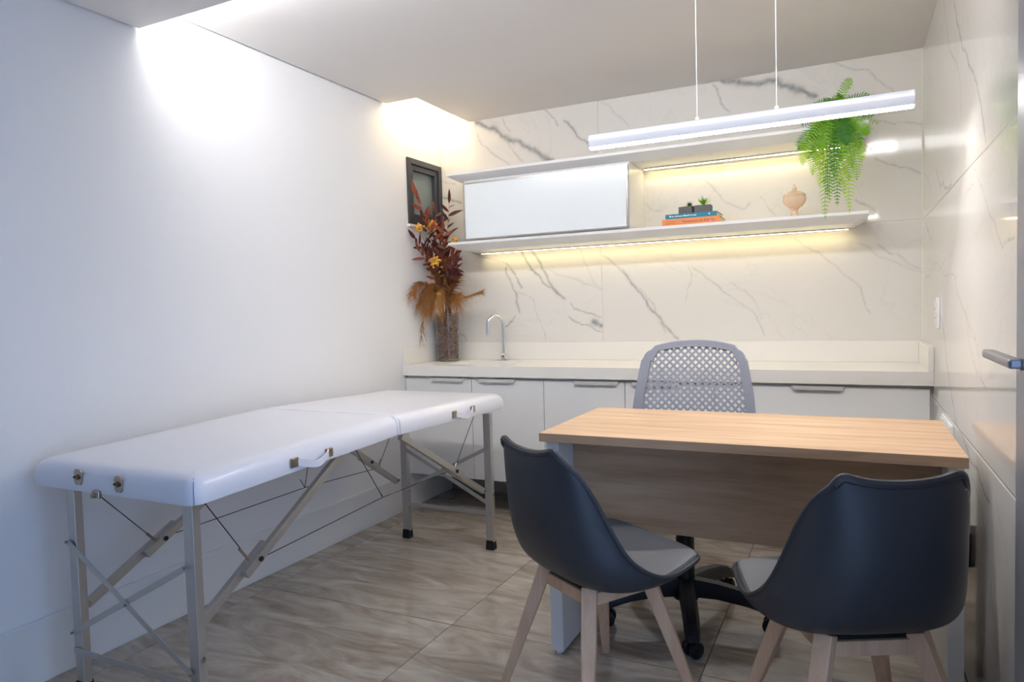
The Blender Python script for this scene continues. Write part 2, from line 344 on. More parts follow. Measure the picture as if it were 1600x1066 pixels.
tag(MB().box(W-0.005, W-0.0001, -0.004, -0.0001, 0.952, H-0.001).build('trim_4', M_GROUT_W), kind='structure')
# ------------------------------------------------------------------ window in the left wall
win = thing('window_1', (0, (wy0+wy1)/2, wz0), kind='structure')
def ring(x0, x1, a0, a1, b0, b1, t, mb=None):
    mb = mb or MB(); mb.box(x0, x1, a0, a0+t, b0, b1).box(x0, x1, a1-t, a1, b0, b1).box(x0, x1, a0+t, a1-t, b0, b0+t).box(x0, x1, a0+t, a1-t, b1-t, b1); return mb
ring(-0.05, 0.012, wy0, wy1, wz0, wz1, 0.034).build('window_frame', M_BLACKALU, win, bevel=0.002)
ring(-0.04, 0.002, wy0+0.036, wy1-0.036, wz0+0.036, wz1-0.036, 0.030).build('window_sash', M_BLACKALU, win, bevel=0.002)
M_FROST = mat('frosted_glass', lin(120, 132, 132), 0.35, noise=0.04, nscale=8, coat=0.3)
MB().box(-0.03, -0.024, wy0+0.064, wy1-0.064, wz0+0.064, wz1-0.064).build('window_pane', M_FROST, win)
MB().box(-0.03, 0.022, wy0-0.012, wy1, wz0-0.016, wz0-0.0005).build('window_sill', M_QUARTZ, win, bevel=0.002)
# ------------------------------------------------------------------ door in the right wall
M_DOORFR = mat('beige_frame', lin(206, 202, 192), 0.4); M_DOORLF = mat('grey_door', lin(150, 152, 160), 0.4)
dr = thing('door_1', (W, -2.35, 0), kind='structure')
MB().box(W-0.004, W+0.06, -2.166, -2.150, 0, 2.12).box(W-0.004, W+0.06, -2.56, -2.544, 0, 2.12).build('door_frame', M_DOORFR, dr, bevel=0.002)
MB().box(W-0.012, W+0.03, -2.543, -2.167, 0.004, 2.115).build('door_leaf', M_DOORLF, dr, bevel=0.002)
dh = MB().tube([(W-0.012, -2.47, 1.045), (W-0.060, -2.47, 1.045)], 0.010, 14)
M_LEVER = mat('satin_steel', lin(150, 152, 160), 0.35, 0.9)
dho = dh.build('door_handle', M_LEVER, dr, smooth=True)
MB().box(W-0.078, W-0.056, -2.482, -2.225, 1.038, 1.054).build('lever', M_LEVER, dho, bevel=0.005, seg=3)
# ------------------------------------------------------------------ kitchenette: hung cabinets, worktop, sink
M_HANDLE = mat('anodised_handle', lin(214, 212, 208), 0.4, 0.25)
cab_defs = [((0.003, 0.884), [(0.003, 0.4445, (0.177, 0.401)), (0.4465, 0.883, (0.491, 0.720))], 'white wall-hung two-door cabinet in the left corner under the tap'),
            ((0.884, 1.767), [(0.885, 1.328, (1.056, 1.297)), (1.330, 1.766, (1.360, 1.600))], 'white wall-hung two-door cabinet in the middle, partly behind the grey office chair'),
            ((1.767, 2.651), [(1.768, 2.650, (2.105, 2.328))], 'white wall-hung cabinet with one wide front beside the right marble wall')]
for (a, b), doors, lab in cab_defs:
    t = thing('base_cabinet', ((a+b)/2, -0.24, 0.207), lab, 'cabinet', 'wall-hung cabinets under the worktop')
    MB().box(a, b, -0.452, -0.001, 0.209, 0.784).build('body', M_LACQ, t)
    for x0, x1, (h0, h1) in doors:
        d = MB().box(x0+0.0005, x1-0.0005, -0.474, -0.4535, 0.207, 0.772).build('door', M_LACQ, t, bevel=0.0012)
        hm = MB().loft([[(h0-0.02, -0.476, 0.7725), (h0-0.02, -0.4745, 0.7725), (h0-0.02, -0.4745, 0.7745), (h0-0.02, -0.476, 0.7745)]] +
                       [[(x, y, z0), (x, -0.4745, z0), (x, -0.4745, 0.7745), (x, y, 0.7745)] for x, y, z0 in ((h0, -0.477, 0.770), (h0+0.012, -0.492, 0.757), (h1-0.012, -0.492, 0.757), (h1, -0.477, 0.770))] +
                       [[(h1+0.02, -0.476, 0.7725), (h1+0.02, -0.4745, 0.7725), (h1+0.02, -0.4745, 0.7745), (h1+0.02, -0.476, 0.7745)]])
        hm.build('handle', M_HANDLE, d)
tag(MB().box(2.6515, W-0.0005, -0.452, -0.001, 0.209, 0.784).build('trim_3', M_LACQ), kind='structure')
ctp = thing('worktop', (W/2, -0.25, CT-0.06), 'long white stone worktop with upstand along the marble back wall', 'worktop')
sx0, sx1, sy0, sy1 = 0.235, 0.625, -0.385, -0.135
cm = MB(); cm.box(0.0005, sx0, -CD, -0.001, 0.7865, CT).box(sx1, W-0.0005, -CD, -0.001, 0.7865, CT).box(sx0, sx1, -CD, sy0, 0.7865, CT).box(sx0, sx1, sy1, -0.001, 0.7865, CT)
cm.build('slab', M_QUARTZ, ctp)
MB().box(0.0165, W-0.0215, -0.017, -0.001, CT+0.0003, 0.951).build('upstand', M_QUARTZ, ctp, bevel=0.0015)
MB().box(0.0005, 0.016, -CD, -0.001, CT+0.0003, 0.951).build('upstand', M_QUARTZ, ctp, bevel=0.0015)
MB().box(W-0.021, W-0.0005, -CD, -0.001, CT+0.0003, 0.951).build('upstand', M_QUARTZ, ctp, bevel=0.0015)
bs = MB(); z0 = CT-0.045
bs.box(sx0+0.001, sx1-0.001, sy0+0.001, sy1-0.001, z0, z0+0.008).box(sx0+0.001, sx0+0.008, sy0+0.001, sy1-0.001, z0+0.008, CT-0.004).box(sx1-0.008, sx1-0.001, sy0+0.001, sy1-0.001, z0+0.008, CT-0.004)
bs.box(sx0+0.008, sx1-0.008, sy0+0.001, sy0+0.008, z0+0.008, CT-0.004).box(sx0+0.008, sx1-0.008, sy1-0.008, sy1-0.001, z0+0.008, CT-0.004)
bo = bs.build('sink_basin', M_QUARTZ, ctp)
MB().lathe([(0.025, z0+0.0085), (0.025, z0+0.011), (0.015, z0+0.0112)], (0.43, -0.26, 0), 20).build('drain', M_CHROME, bo, smooth=True)
# tap
tp = thing('tap', (0.455, -0.075, CT), 'chrome gooseneck tap standing on the white worktop behind the sink', 'tap')
MB().box(0.424, 0.486, -0.102, -0.048, CT+0.0005, CT+0.006).build('base_plate', M_CHROME, tp, bevel=0.001)
MB().box(0.440, 0.470, -0.091, -0.060, CT+0.0065, CT+0.044).build('tap_body', M_CHROME, tp, bevel=0.002)
MB().tube([(0.455, -0.0912, CT+0.025), (0.455, -0.0935, CT+0.025)], 0.0055, 14).build('sensor', M_BLACK, tp)
tx, ty = 0.455, -0.075
neck = [(tx, ty, CT+0.044), (tx, ty, CT+0.12), (tx, ty, CT+0.21)]
neck += [(tx - 0.045*(1-math.cos(a))*0.80, ty - 0.045*(1-math.cos(a))*0.75, CT+0.21+0.058*math.sin(a)) for a in [math.pi*k/12 for k in range(1, 13)]]
neck += [(neck[-1][0], neck[-1][1], CT+0.155)]
MB().tube(neck, 0.0105, 14).build('gooseneck', M_CHROME, tp, smooth=True)
# ------------------------------------------------------------------ floating shelves and flap cabinet
def shelf(name, lab, x0, x1, zt, ze, zb, led):
    t = thing(name, ((x0+x1)/2, -0.16, zb), lab, 'shelf')
    R = lambda a, b, y, z: [(a, y, z), (b, y, z), (b, -0.001, z), (a, -0.001, z)]
    MB().loft([R(x0, x1, -0.33, zt), R(x0, x1, -0.33, ze), R(x0+0.058, x1-0.062, -0.268, zb)]).build('board', M_LACQ, t, bevel=0.0012)
    lo = MB().box(led[0], led[1], -0.064, -0.040, zb-0.006, zb-0.0004).build('led_channel', M_ALU, t)
    MB().box(led[0]+0.002, led[1]-0.002, -0.060, -0.044, zb-0.0075, zb-0.0062).build('led_strip', M_SHLED, lo); return t
shelf('floating_shelf', 'lower white floating shelf carrying the two books and the amber bowl', 0.237, 2.428, 1.553, 1.538, 1.505, (0.31, 2.345))
shelf('floating_shelf', 'upper white floating shelf that carries the hanging fern', 0.237, 2.428, 1.952, 1.937, 1.904, (1.335, 2.345))
wc = thing('wall_cabinet', (0.82, -0.15, 1.5535), 'white flap-front wall cabinet with glass door between the two shelves', 'cabinet')
bm_ = MB(); bm_.box(0.335, 0.353, -0.290, -0.001, 1.5535, 1.9035).box(1.300, 1.320, -0.290, -0.001, 1.5535, 1.9035).box(0.353, 1.300, -0.290, -0.001, 1.5535, 1.570).box(0.353, 1.300, -0.290, -0.001, 1.887, 1.9035).box(0.353, 1.300, -0.012, -0.001, 1.570, 1.887)
bm_.build('body', M_LACQ, wc)
M_SATALU = mat('satin_nickel', lin(178, 172, 164), 0.25, 1.0)
dfo = MB(); xa, xb, za, zb_ = 0.338, 1.317, 1.561, 1.889; tt = 0.009
dfo.box(xa, xa+tt, -0.312, -0.292, za, zb_).box(xb-tt, xb, -0.312, -0.292, za, zb_).box(xa+tt, xb-tt, -0.312, -0.292, za, za+tt).box(xa+tt, xb-tt, -0.312, -0.292, zb_-tt, zb_)
dfo = dfo.build('door', M_SATALU, wc, bevel=0.001)
M_WGLASS = mat('white_backed_glass', lin(238, 243, 243), 0.2, noise=0.004, coat=0.4)
MB().box(xa+tt, xb-tt, -0.309, -0.296, za+tt, zb_-tt).build('glass_panel', M_WGLASS, dfo)
# ------------------------------------------------------------------ switch plates and socket
sw = thing('switch_plate', (W, -0.664, 1.034), 'tall white switch plate on the right marble wall', 'switch')
MB().box(W-0.008, W-0.0003, -0.700, -0.628, 1.034, 1.155).build('plate', M_WPLASTIC, sw, bevel=0.002)
for k in range(3): MB().box(W-0.0125, W-0.0083, -0.682, -0.646, 1.046+0.034*k, 1.072+0.034*k).build('rocker', M_WPLASTIC, sw, bevel=0.001)
so = thing('socket_plate', (W, -0.97, 0.672), 'long white socket plate on the right wall above the desk edge', 'socket')
MB().box(W-0.009, W-0.0003, -1.12, -0.82, 0.672, 0.722).build('plate', M_WPLASTIC, so, bevel=0.002)
for k in range(3): MB().box(W-0.0125, W-0.0093, -1.105+0.095*k, -1.03+0.095*k, 0.680, 0.714).build("socket_insert", M_WPLASTIC, so, bevel=0.001)
bk = thing('wall_box', (W, -1.445, 0.37), 'black box on the right wall beside the desk leg', 'socket')
MB().box(W-0.012, W-0.0003, -1.49, -1.40, 0.37, 0.469).build('box_body', M_BLACK, bk, bevel=0.002)
MB().box(W-0.0145, W-0.0123, -1.475, -1.415, 0.385, 0.454).build('box_cover', M_BLACK, bk, bevel=0.001)
# ------------------------------------------------------------------ desk
M_OAKX = wood('light_oak_laminate', lin(214, 182, 148), lin(182, 146, 113), 'X')
dk = thing('desk', (2.03, -1.5, 0), 'light oak topped desk with white panel legs against the marble wall', 'desk')
MB().box(1.4387, 2.6203, -1.796, -1.1968, 0.724, 0.7521).build('desk_top', M_OAKX, dk, bevel=0.001)
MB().box(1.490, 2.578, -1.620, -1.602, 0.408, 0.7235).build('modesty_panel', M_OAKX, dk, bevel=0.001)
for a, b in ((1.445, 1.489), (2.579, 2.616)):
    l = MB().box(a, b, -1.752, -1.24, 0.012, 0.7235).build('leg', M_LACQ, dk, bevel=0.001)
    for y in (-1.735, -1.26): MB().lathe([(0.012, 0.0005), (0.012, 0.0115)], ((a+b)/2, y, 0), 12).build('glide', M_WPLASTIC, l)
# ------------------------------------------------------------------ pendant lamp over the desk
M_PEND = emit('pendant_diffuser_light', (1.0, 0.96, 0.94), E_PENDANT)
M_LAMPB = mat('white_lamp_body', lin(196, 198, 206), 0.35, 0.1)
pn = thing('pendant_lamp', (2.0285, -1.5, 1.707), 'slim white linear pendant lamp hanging over the desk', 'lamp')
x0, x1, yc = 1.534, 2.523, -1.5
prof = [(-0.016, 1.7125), (-0.0175, 1.735), (-0.015, 1.748), (-0.008, 1.7565), (0.008, 1.7565), (0.015, 1.748), (0.0175, 1.735), (0.016, 1.7125)]
MB().loft([[(x, yc+a, z) for a, z in prof] for x in (x0+0.002, x1-0.002)]).build('lamp_body', M_LAMPB, pn, smooth=True)
prof2 = [(-0.0155, 1.7123), (-0.0135, 1.709), (-0.008, 1.707), (0.0, 1.7065), (0.008, 1.707), (0.0135, 1.709), (0.0155, 1.7123)]
MB().loft([[(x, yc+a, z) for a, z in prof2] for x in (x0+0.003, x1-0.003)]).build('diffuser', M_PEND, pn, smooth=True)
for x in (x0, x1-0.0018): MB().loft([[(xx, yc+a, z) for a, z in prof] for xx in (x, x+0.0018)]).build('end_cap', M_LAMPB, pn)
for x in (1.905, 2.149):
    w = MB().tube([(x, yc, 1.757), (x, yc, H-0.006)], 0.0014, 6).build('suspension_wire', M_WPLASTIC, pn)
    MB().lathe([(0.006, 1.7568), (0.007, 1.760), (0.006, 1.766), (0.002, 1.769)], (x, yc, 0), 14).build('wire_grip', M_WPLASTIC, w, smooth=True)
    MB().lathe([(0.012, H-0.008), (0.014, H-0.0003)], (x, yc, 0), 16).build('ceiling_fixing', M_WPLASTIC, w, smooth=True)
# ------------------------------------------------------------------ massage table
M_VINYL = mat('white_vinyl', lin(238, 238, 244), 0.28, noise=0.01, nscale=9, coat=0.25)
M_TALU = mat('matt_aluminium', lin(196, 192, 186), 0.42, 0.85, noise=0.05, nscale=40)
M_WIRE = mat('steel_cable', lin(70, 66, 62), 0.4, 0.8)
M_RUB = mat('black_rubber', lin(18, 18, 19), 0.7); M_NICK = mat('nickel_fitting', lin(170, 158, 140), 0.3, 1.0)
M_SEAM = mat('grey_seam', lin(150, 150, 165), 0.6); M_BRASS = mat('brass_grommet', lin(120, 90, 60), 0.4, 0.9)
mt = thing('massage_table', (0.43, -1.66, 0), 'folding massage table with white vinyl top and aluminium legs along the left wall', 'massage table')
ZM, ZE, YE0, YM, YE1 = 0.683, 0.655, -2.592, -1.66, -0.733
def cushion(y0, y1, z0, z1, hinge_hi):
    xa, xb = 0.055, 0.790; rings = []
    base = lambda y: z0+(z1-z0)*(y-y0)/(y1-y0)
    for i, z in ((0.007, 0.0), (0.002, 0.002), (0.0, 0.007), (0.0, 0.030), (0.0015, 0.044), (0.006, 0.057), (0.013, 0.067), (0.023, 0.0745), (0.036, 0.0790), (0.055, 0.0808), (0.11, 0.0818)):
        ih = i*0.35; ya = y0+(ih if not hinge_hi else i); yb = y1-(ih if hinge_hi else i); ring = []
        for cx, cy, a0, end in ((xb-i, ya, -90, hinge_hi), (xb-i, yb, 0, not hinge_hi), (xa+i, yb, 90, not hinge_hi), (xa+i, ya, 180, hinge_hi)):
            R_ = max(0.040-i*0.5, 0.010) if end else max(0.012-ih*0.5, 0.003)
            ox = cx-R_ if cx > 0.4 else cx+R_; oy = cy+R_ if a0 in (-90, 180) else cy-R_
            for k in range(7):
                q = math.radians(a0+15*k); px_, py_ = ox+R_*math.cos(q), oy+R_*math.sin(q); ring.append((px_, py_, base(py_)+z))
        rings.append(ring)
    o = MB().loft(rings).build('cushion', M_VINYL, mt, smooth=True)
    return o
c1 = cushion(YE0, YM-0.0015, ZE, ZM, True); c2 = cushion(YM+0.0015, YE1, ZM, ZE, False)
MB().tube([(0.7795, YE0+0.011, ZE+0.004), (0.7795, YE0+0.0105, ZE+0.040), (0.774, YE0+0.016, ZE+0.058), (0.762, YE0+0.027, ZE+0.0715), (0.735, YE0+0.05, ZE+0.0815)], 0.0011, 6).build('seam', M_SEAM, c1)
MB().tube([(0.7895, YM+0.010, ZM+0.008), (0.7895, YM+0.010, ZM+0.042), (0.782, YM+0.014, ZM+0.060), (0.766, YM+0.02, ZM+0.0735), (0.735, YM+0.035, ZM+0.0800)], 0.0011, 6).build('seam', M_SEAM, c2)
def legp(x, y, ztop):
    l = MB().box(x-0.019, x+0.019, y-0.0135, y+0.0135, 0.030, ztop).build('leg', M_TALU, mt, bevel=0.002)
    R = lambda h, z: [(x-h, y-h*0.85, z), (x+h, y-h*0.85, z), (x+h, y+h*0.85, z), (x-h, y+h*0.85, z)]
    MB().loft([R(0.021, 0.0005), R(0.021, 0.01), R(0.0185, 0.046)]).build('rubber_foot', M_RUB, l, bevel=0.001)
    return l
legs = [legp(0.208, -2.548, 0.656), legp(0.724, -2.548, 0.656), legp(0.302, -0.930, 0.662), legp(0.786, -0.930, 0.662)]
def bolt(p, parent, ax='Y', r=0.007, m=None):
    d = Vector((0, -0.005, 0)) if ax == 'Y' else Vector((0.005, 0, 0)); p = Vector(p)
    MB().tube([p, p+d, p+d*1.4], [r, r, r*0.5], 10).build('bolt', m or M_NICK, parent, smooth=True)
def flat(name, a, b, w, t, side=(0, 1, 0)): return MB().bar(a, b, t, w, side).build(name, M_TALU, mt, bevel=0.0008)
yn = -2.5645
flat('cross_brace', (0.194, yn-0.0025, 0.484), (0.716, yn-0.0025, 0.176), 0.018, 0.003); flat('cross_brace', (0.192, yn+0.001, 0.199), (0.712, yn+0.001, 0.474), 0.018, 0.003)
flat('spreader', (0.192, yn, 0.143), (0.74, yn, 0.145), 0.020, 0.003)
yf = -0.9465
flat('cross_brace', (0.30, yf-0.0025, 0.252), (0.786, yf-0.0025, 0.494), 0.018, 0.003); flat('cross_brace', (0.302, yf+0.001, 0.468), (0.786, yf+0.001, 0.226), 0.018, 0.003)
flat('spreader', (0.29, yf, 0.181), (0.79, yf, 0.181), 0.020, 0.003)
for p in ((0.194, yn-0.004, 0.484), (0.716, yn-0.004, 0.176), (0.192, yn-0.002, 0.199), (0.712, yn-0.002, 0.474), (0.455, yn-0.004, 0.330)): bolt(p, mt, 'Y', 0.004)
def strut(x, lo, jl, jh, hi):
    a = MB().bar((x, *lo), (x, *jh), 0.020, 0.026, (1, 0, 0)).build('strut', M_TALU, mt, bevel=0.001)
    b = MB().bar((x+0.0215, *jl), (x+0.0215, *hi), 0.020, 0.026, (1, 0, 0)).build('strut', M_TALU, mt, bevel=0.001)
    return a, b
def lerp2(a, b, t): return (a[0]+(b[0]-a[0])*t, a[1]+(b[1]-a[1])*t)
for x, lo, hi, tj in ((0.712, (-2.530, 0.300), (-1.935, 0.664), 0.30), (0.758, (-0.945, 0.285), (-1.635, 0.676), 0.38), (0.210, (-2.530, 0.276), (-1.76, 0.662), 0.30), (0.255, (-0.945, 0.290), (-1.54, 0.672), 0.36)):
    a, b = strut(x, lo, lerp2(lo, hi, tj-0.05), lerp2(lo, hi, tj+0.12), hi)
    q = lerp2(lo, hi, tj+0.04); bolt((x+0.032, *q), b, 'X', 0.008, M_BLACK)
    q = lerp2(lo, hi, 0.0); bolt((x+0.010, q[0], q[1]+0.005), a, 'X', 0.007)
bolt((0.740, -2.548, 0.215), legs[1], 'X', 0.009); bolt((0.802, -0.93, 0.270), legs[3], 'X', 0.008)
def cable(*pts): MB().tube(pts, 0.0016, 6).build('cable', M_WIRE, mt)
cable((0.735, -2.52, 0.655), (0.735, -2.368, 0.437)); cable((0.735, -2.345, 0.420), (0.735, -1.703, 0.449), (0.752, -1.20, 0.447)); cable((0.735, -1.862, 0.676), (0.735, -1.703, 0.449))
cable((0.752, -1.0, 0.660), (0.752, -1.19, 0.452)); cable((0.39, -2.597, 0.662), (0.232, -2.305, 0.415)); cable((0.232, -2.300, 0.410), (0.225, -1.573, 0.410), (0.255, -1.09, 0.392))
cable((0.225, -1.50, 0.685), (0.225, -1.573, 0.410)); cable((0.255, -0.89, 0.660), (0.255, -1.09, 0.395))
for a, b in (((0.735, -2.40, 0.477), (0.735, -2.365, 0.432)), ((0.255, -2.345, 0.447), (0.231, -2.303, 0.412)), ((0.232, -2.27, 0.412), (0.232, -2.305, 0.409)), ((0.255, -1.07, 0.43), (0.255, -1.09, 0.392)), ((0.752, -1.175, 0.47), (0.752, -1.195, 0.445))):
    MB().tube([a, b], 0.0045, 8).build('cable_end', M_NICK, mt, smooth=True)
for a, b in (((0.735, -1.703, 0.449), (0.735, -1.712, 0.466)), ((0.225, -1.573, 0.410), (0.225, -1.600, 0.452))): MB().tube([a, b], 0.0016, 6).build('cable_tie', M_BLACK, mt)
# strap handles on the near side and fittings at the head end
def strap(y0, y1, z, cush):
    P = [(0.796, y0+0.01, z), (0.806, y0+0.03, z-0.006), (0.814, y0+0.06, z-0.014), (0.817, (y0+y1)/2, z-0.017), (0.814, y1-0.055, z-0.012), (0.808, y1-0.022, z+0.0), (0.796, y1-0.008, z+0.004)]
    C = crv(P, 18); h = MB(); R = []
    for k, p in enumerate(C):
        d = Vector(C[min(k+1, 17)]-C[max(k-1, 0)]).normalized(); u = Vector((0, 0, 1)); n = d.cross(u).normalized()
        R.append([Vector(p)+u*0.011*a+n*0.0022*b for a, b in ((-1,-1),(-0.3,-1.7),(0.3,-1.7),(1,-1),(1,1),(-1,1))])
    h.loft(R); ho = h.build('strap_handle', M_VINYL, cush, smooth=True)
    for y in (y0, y1): 
        cl = MB().box(0.7895, 0.799, y-0.016, y+0.016, z-0.014, z+0.016).build('strap_clip', M_NICK, cush, bevel=0.003)
strap(-2.222, -2.062, 0.698, c1); strap(-1.248, -1.085, 0.703, c2)
for x, z in ((0.308, 0.700), (0.490, 0.694)):
    w, h = 0.017, 0.023
    pts = [(-w*0.6, -h), (w*0.6, -h), (w, -h*0.6), (w, h*0.6), (w*0.6, h), (-w*0.6, h), (-w, h*0.6), (-w, -h*0.6)]
    pp = MB().loft([[(x+a, YE0-0.004, z+b) for a, b in pts], [(x+a, YE0+0.002, z+b) for a, b in pts]]).build('grommet_plate', M_NICK, c1, bevel=0.0005)
    MB().tube([(x, YE0-0.003, z), (x, YE0-0.0065, z)], 0.008, 14).build('grommet', M_BRASS, c1)
    for s in (-1, 1): bolt((x+s*0.0115, YE0-0.003, z), c1, 'Y', 0.003, M_BLACK)
cl = MB().box(0.376, 0.408, YE0-0.010, YE0+0.003, 0.645, 0.668).build('catch', M_NICK, c1, bevel=0.004); bolt((0.386, YE0-0.010, 0.654), c1, 'Y', 0.008)
CH1 = ((1.681, -1.962, 0), math.radians(-33)); CH2 = ((2.348, -2.011, 0), math.radians(27))
# ------------------------------------------------------------------ shell chairs
M_SHELL = mat('charcoal_grey_plastic', lin(58, 58, 61), 0.42, noise=0.02, nscale=150)
M_PAD = mat('grey_leatherette', lin(112, 112, 114), 0.5, noise=0.03, nscale=120, bump=0.04)
M_BEECH = wood('beech_wood', lin(236, 196, 160), lin(212, 168, 132), 'Z', 1.0, 0.5)
def visitor_chair(label, loc, rz):
    t = thing('shell_chair', loc, label, 'chair', 'shell chairs in front of the desk', rz); o0 = ORG[t.name]; ORG[t.name] = Vector((0, 0, 0))
    cen = [(-0.228, 0.770), (-0.231, 0.70), (-0.224, 0.60), (-0.203, 0.510), (-0.160, 0.435), (-0.09, 0.396), (0.02, 0.391), (0.13, 0.408), (0.205, 0.432), (0.226, 0.440)]
    edg = [(-0.217, 0.806, 0.142), (-0.176, 0.738, 0.168), (-0.134, 0.655, 0.186), (-0.098, 0.574, 0.202), (-0.058, 0.498, 0.222), (0.003, 0.450, 0.235), (0.067, 0.430, 0.235), (0.128, 0.432, 0.226), (0.180, 0.443, 0.219), (0.215, 0.451, 0.214)]
    NV, NU = 44, 33; C = crv(cen, NV); E = crv(edg, NV); P = []
    for i in range(NV):
        row = []; v = i/(NV-1)
        for j in range(NU):
            u = -1 + 2*j/(NU-1); a = abs(u); q = a**(2.0 + 1.4*min(1, v*1.6)); xx = E[i][2]*math.sin(u*math.pi/2*0.92)/math.sin(math.pi/2*0.92)
            y = C[i][0]+(E[i][0]-C[i][0])*q; z = C[i][1]+(E[i][1]-C[i][1])*q
            if v < 0.22:                                     # rounded ears
                sv = 1-v/0.22; z -= 0.034*max(0, (a-0.66)/0.34)**2.2*sv**1.5; xx *= 1-0.05*sv**3
            if v > 0.93: xx *= 1-0.12*((v-0.93)/0.07)**2
            row.append((xx, y, z))
        P.append(row)
    sh = grid_obj('shell', P, M_SHELL, t, solid=0.010, offset=0.0)
    bv = sh.modifiers.new('sub', 'SUBSURF'); bv.levels = 1; bv.render_levels = 1
    # rolled rim round the whole edge
    rim = [P[0][j] for j in range(NU)] + [P[i][NU-1] for i in range(1, NV)] + [P[NV-1][j] for j in range(NU-2, -1, -1)] + [P[i][0] for i in range(NV-2, 0, -1)]
    rim = [Vector(q) for q in rim]; nr = len(rim)
    for it in range(3): rim = [rim[k]*0.5+(rim[k-1]+rim[(k+1) % nr])*0.25 for k in range(nr)]
    MB().tube([rim[k] for k in range(len(rim))] + [rim[0]], [0.0105 if (k < NU or k == len(rim)) else max(0.0065, 0.0105-0.0006*min(k-NU, len(rim)-k)) for k in range(len(rim)+1)], 8, False).build('rim', M_SHELL, sh, smooth=True)
    # seat cushion
    i0 = int(NV*0.42); Q = []; B = []
    for i in range(i0, NV-1):
        top = []; bot = []; v = (i-i0)/(NV-2-i0)
        for j in range(NU):
            u = -1+2*j/(NU-1); k = 0.86; uu = u*k*(NU-1)/2+(NU-1)/2; j0 = min(int(uu), NU-2); f = uu-j0
            p = [P[i][j0][c]*(1-f)+P[i][j0+1][c]*f for c in range(3)]
            hgt = 0.030*(max(0, 1-abs(u)**4)**0.5)*(max(0, 1-abs(2*v-1)**5)**0.5)
            top.append((p[0], p[1]+0.004*(1-v), p[2]+0.004+hgt)); bot.append((p[0], p[1], p[2]+0.003))
        Q.append(top); B.append(bot)
    grid_obj('seat_pad', Q, M_PAD, t)
    for sx in (-1, 1):
        for sy in (-1, 1):
            a = Vector((sx*0.105, sy*0.100, 0.398)); b = Vector((sx*0.212, sy*0.200, 0.0))
            d = (b-a).normalized(); s = Vector((sx, -sy, 0)).normalized(); s = (s-d*s.dot(d)).normalized(); n = s.cross(d)
            ring = lambda p, w, tk: [Vector((p+s*w/2*i+n*tk/2*j)) for i, j in ((-1,-1),(1,-1),(1,1),(-1,1))]
            bt = ring(b, 0.024, 0.024)
            for q in bt: q.z = 0.001
            MB().loft([ring(a, 0.042, 0.040), ring(a.lerp(b, 0.35), 0.039, 0.036), bt]).build('leg', M_BEECH, t, bevel=0.003)
    for s in (-1, 1):
        MB().bar((-0.105, -0.100*s, 0.364), (0.105, -0.100*s, 0.364), 0.020, 0.036, (0, 1, 0)).build('apron', M_BEECH, t, bevel=0.002)
        MB().bar((0.105*s, -0.100, 0.364), (0.105*s, 0.100, 0.364), 0.020, 0.034, (1, 0, 0)).build('apron', M_BEECH, t, bevel=0.002)
    MB().box(-0.10, 0.10, -0.10, 0.10, 0.382, 0.390).build('mount_plate', M_BLACK, t)
    ORG[t.name] = o0
    return t
visitor_chair('grey shell chair with beech legs at the left end of the desk', CH1[0], CH1[1])
visitor_chair('grey shell chair with beech legs nearest the right marble wall', CH2[0], CH2[1])
# ------------------------------------------------------------------ office chair behind the desk
M_OGREY = mat('blue_grey_plastic', lin(140, 144, 156), 0.45, noise=0.02)
oc = thing('office_chair', (1.79, -1.27, 0), 'blue-grey swivel chair with perforated back behind the desk', 'chair')
ocx = 1.785
def ohw(z): return float(np.interp(z, [0.50, 0.60, 0.70, 0.80, 0.90, 0.96, 1.0], [0.235, 0.243, 0.243, 0.232, 0.214, 0.203, 0.197]))
def ozt(u): return 1.010 - 0.034*abs(u)**2.2
def osurf(x, z, off=0.0):
    u = x/ohw(z); return (ocx+x, -1.02 + 0.16*(z-0.72) - 0.055*u*u + 0.10*max(0, 0.70-z)**1.2*0 + off, z)
ZB = 0.52
def band(u0, u1, n, t0, t1, m):
    P = []
    for i in range(m):
        t = t0+(t1-t0)*i/(m-1); row = []
        for j in range(n):
            u = u0+(u1-u0)*j/(n-1); z = ZB+(ozt(u)-ZB)*t
            row.append(osurf(u*ohw(z), z))
        P.append(row)
    return P
def obuild(name, P, th, m=M_OGREY):
    o = grid_obj(name, P, m, oc, solid=th, offset=0.0); b = o.modifiers.new('bevel', 'BEVEL'); b.width = 0.005; b.segments = 2; b.limit_method = 'ANGLE'; b.angle_limit = math.radians(50); return o
# frame as one ring: outer outline with round corners, inner opening
def outline(inset, rc, n=14):
    pts = []
    zt = lambda x: ozt(x/0.2)
    for k in range(n): pts.append((-ohw(ZB+k*(0.93-ZB)/(n-1))+inset, ZB+inset*(k == 0)+k*(0.93-ZB)/(n-1)))
    xl = -ohw(0.97)+inset
    for k in range(1, 6):
        a = math.pi/2*k/6; pts.append((xl+rc*(1-math.cos(a))*0.9, 0.93-inset*0.5+ (0.045-inset*0.15)*math.sin(a)))
    for k in range(13):
        x = (xl+rc)+(-2*(xl+rc))*k/12; pts.append((x, zt(x)-inset*0.75))
    L = [p for p in pts if p[0] <= 1e-9]; 
    return L + [(-x, z) for x, z in reversed(L) if x < -1e-6]
out_ = outline(0.0, 0.045); inn_ = outline(0.036, 0.02)
fr = MB(); n = len(out_)
ro = [osurf(x, z, -0.012) for x, z in out_]; ri = [osurf(x, z, -0.010) for x, z in inn_]; ro2 = [osurf(x, z, 0.012) for x, z in out_]; ri2 = [osurf(x, z, 0.008) for x, z in inn_]
fr.v = ro+ri+ri2+ro2
for k in range(n):
    j = (k+1) % n
    for a, b in ((0, 1), (1, 2), (2, 3), (3, 0)): fr.f.append((a*n+k, a*n+j, b*n+j, b*n+k))
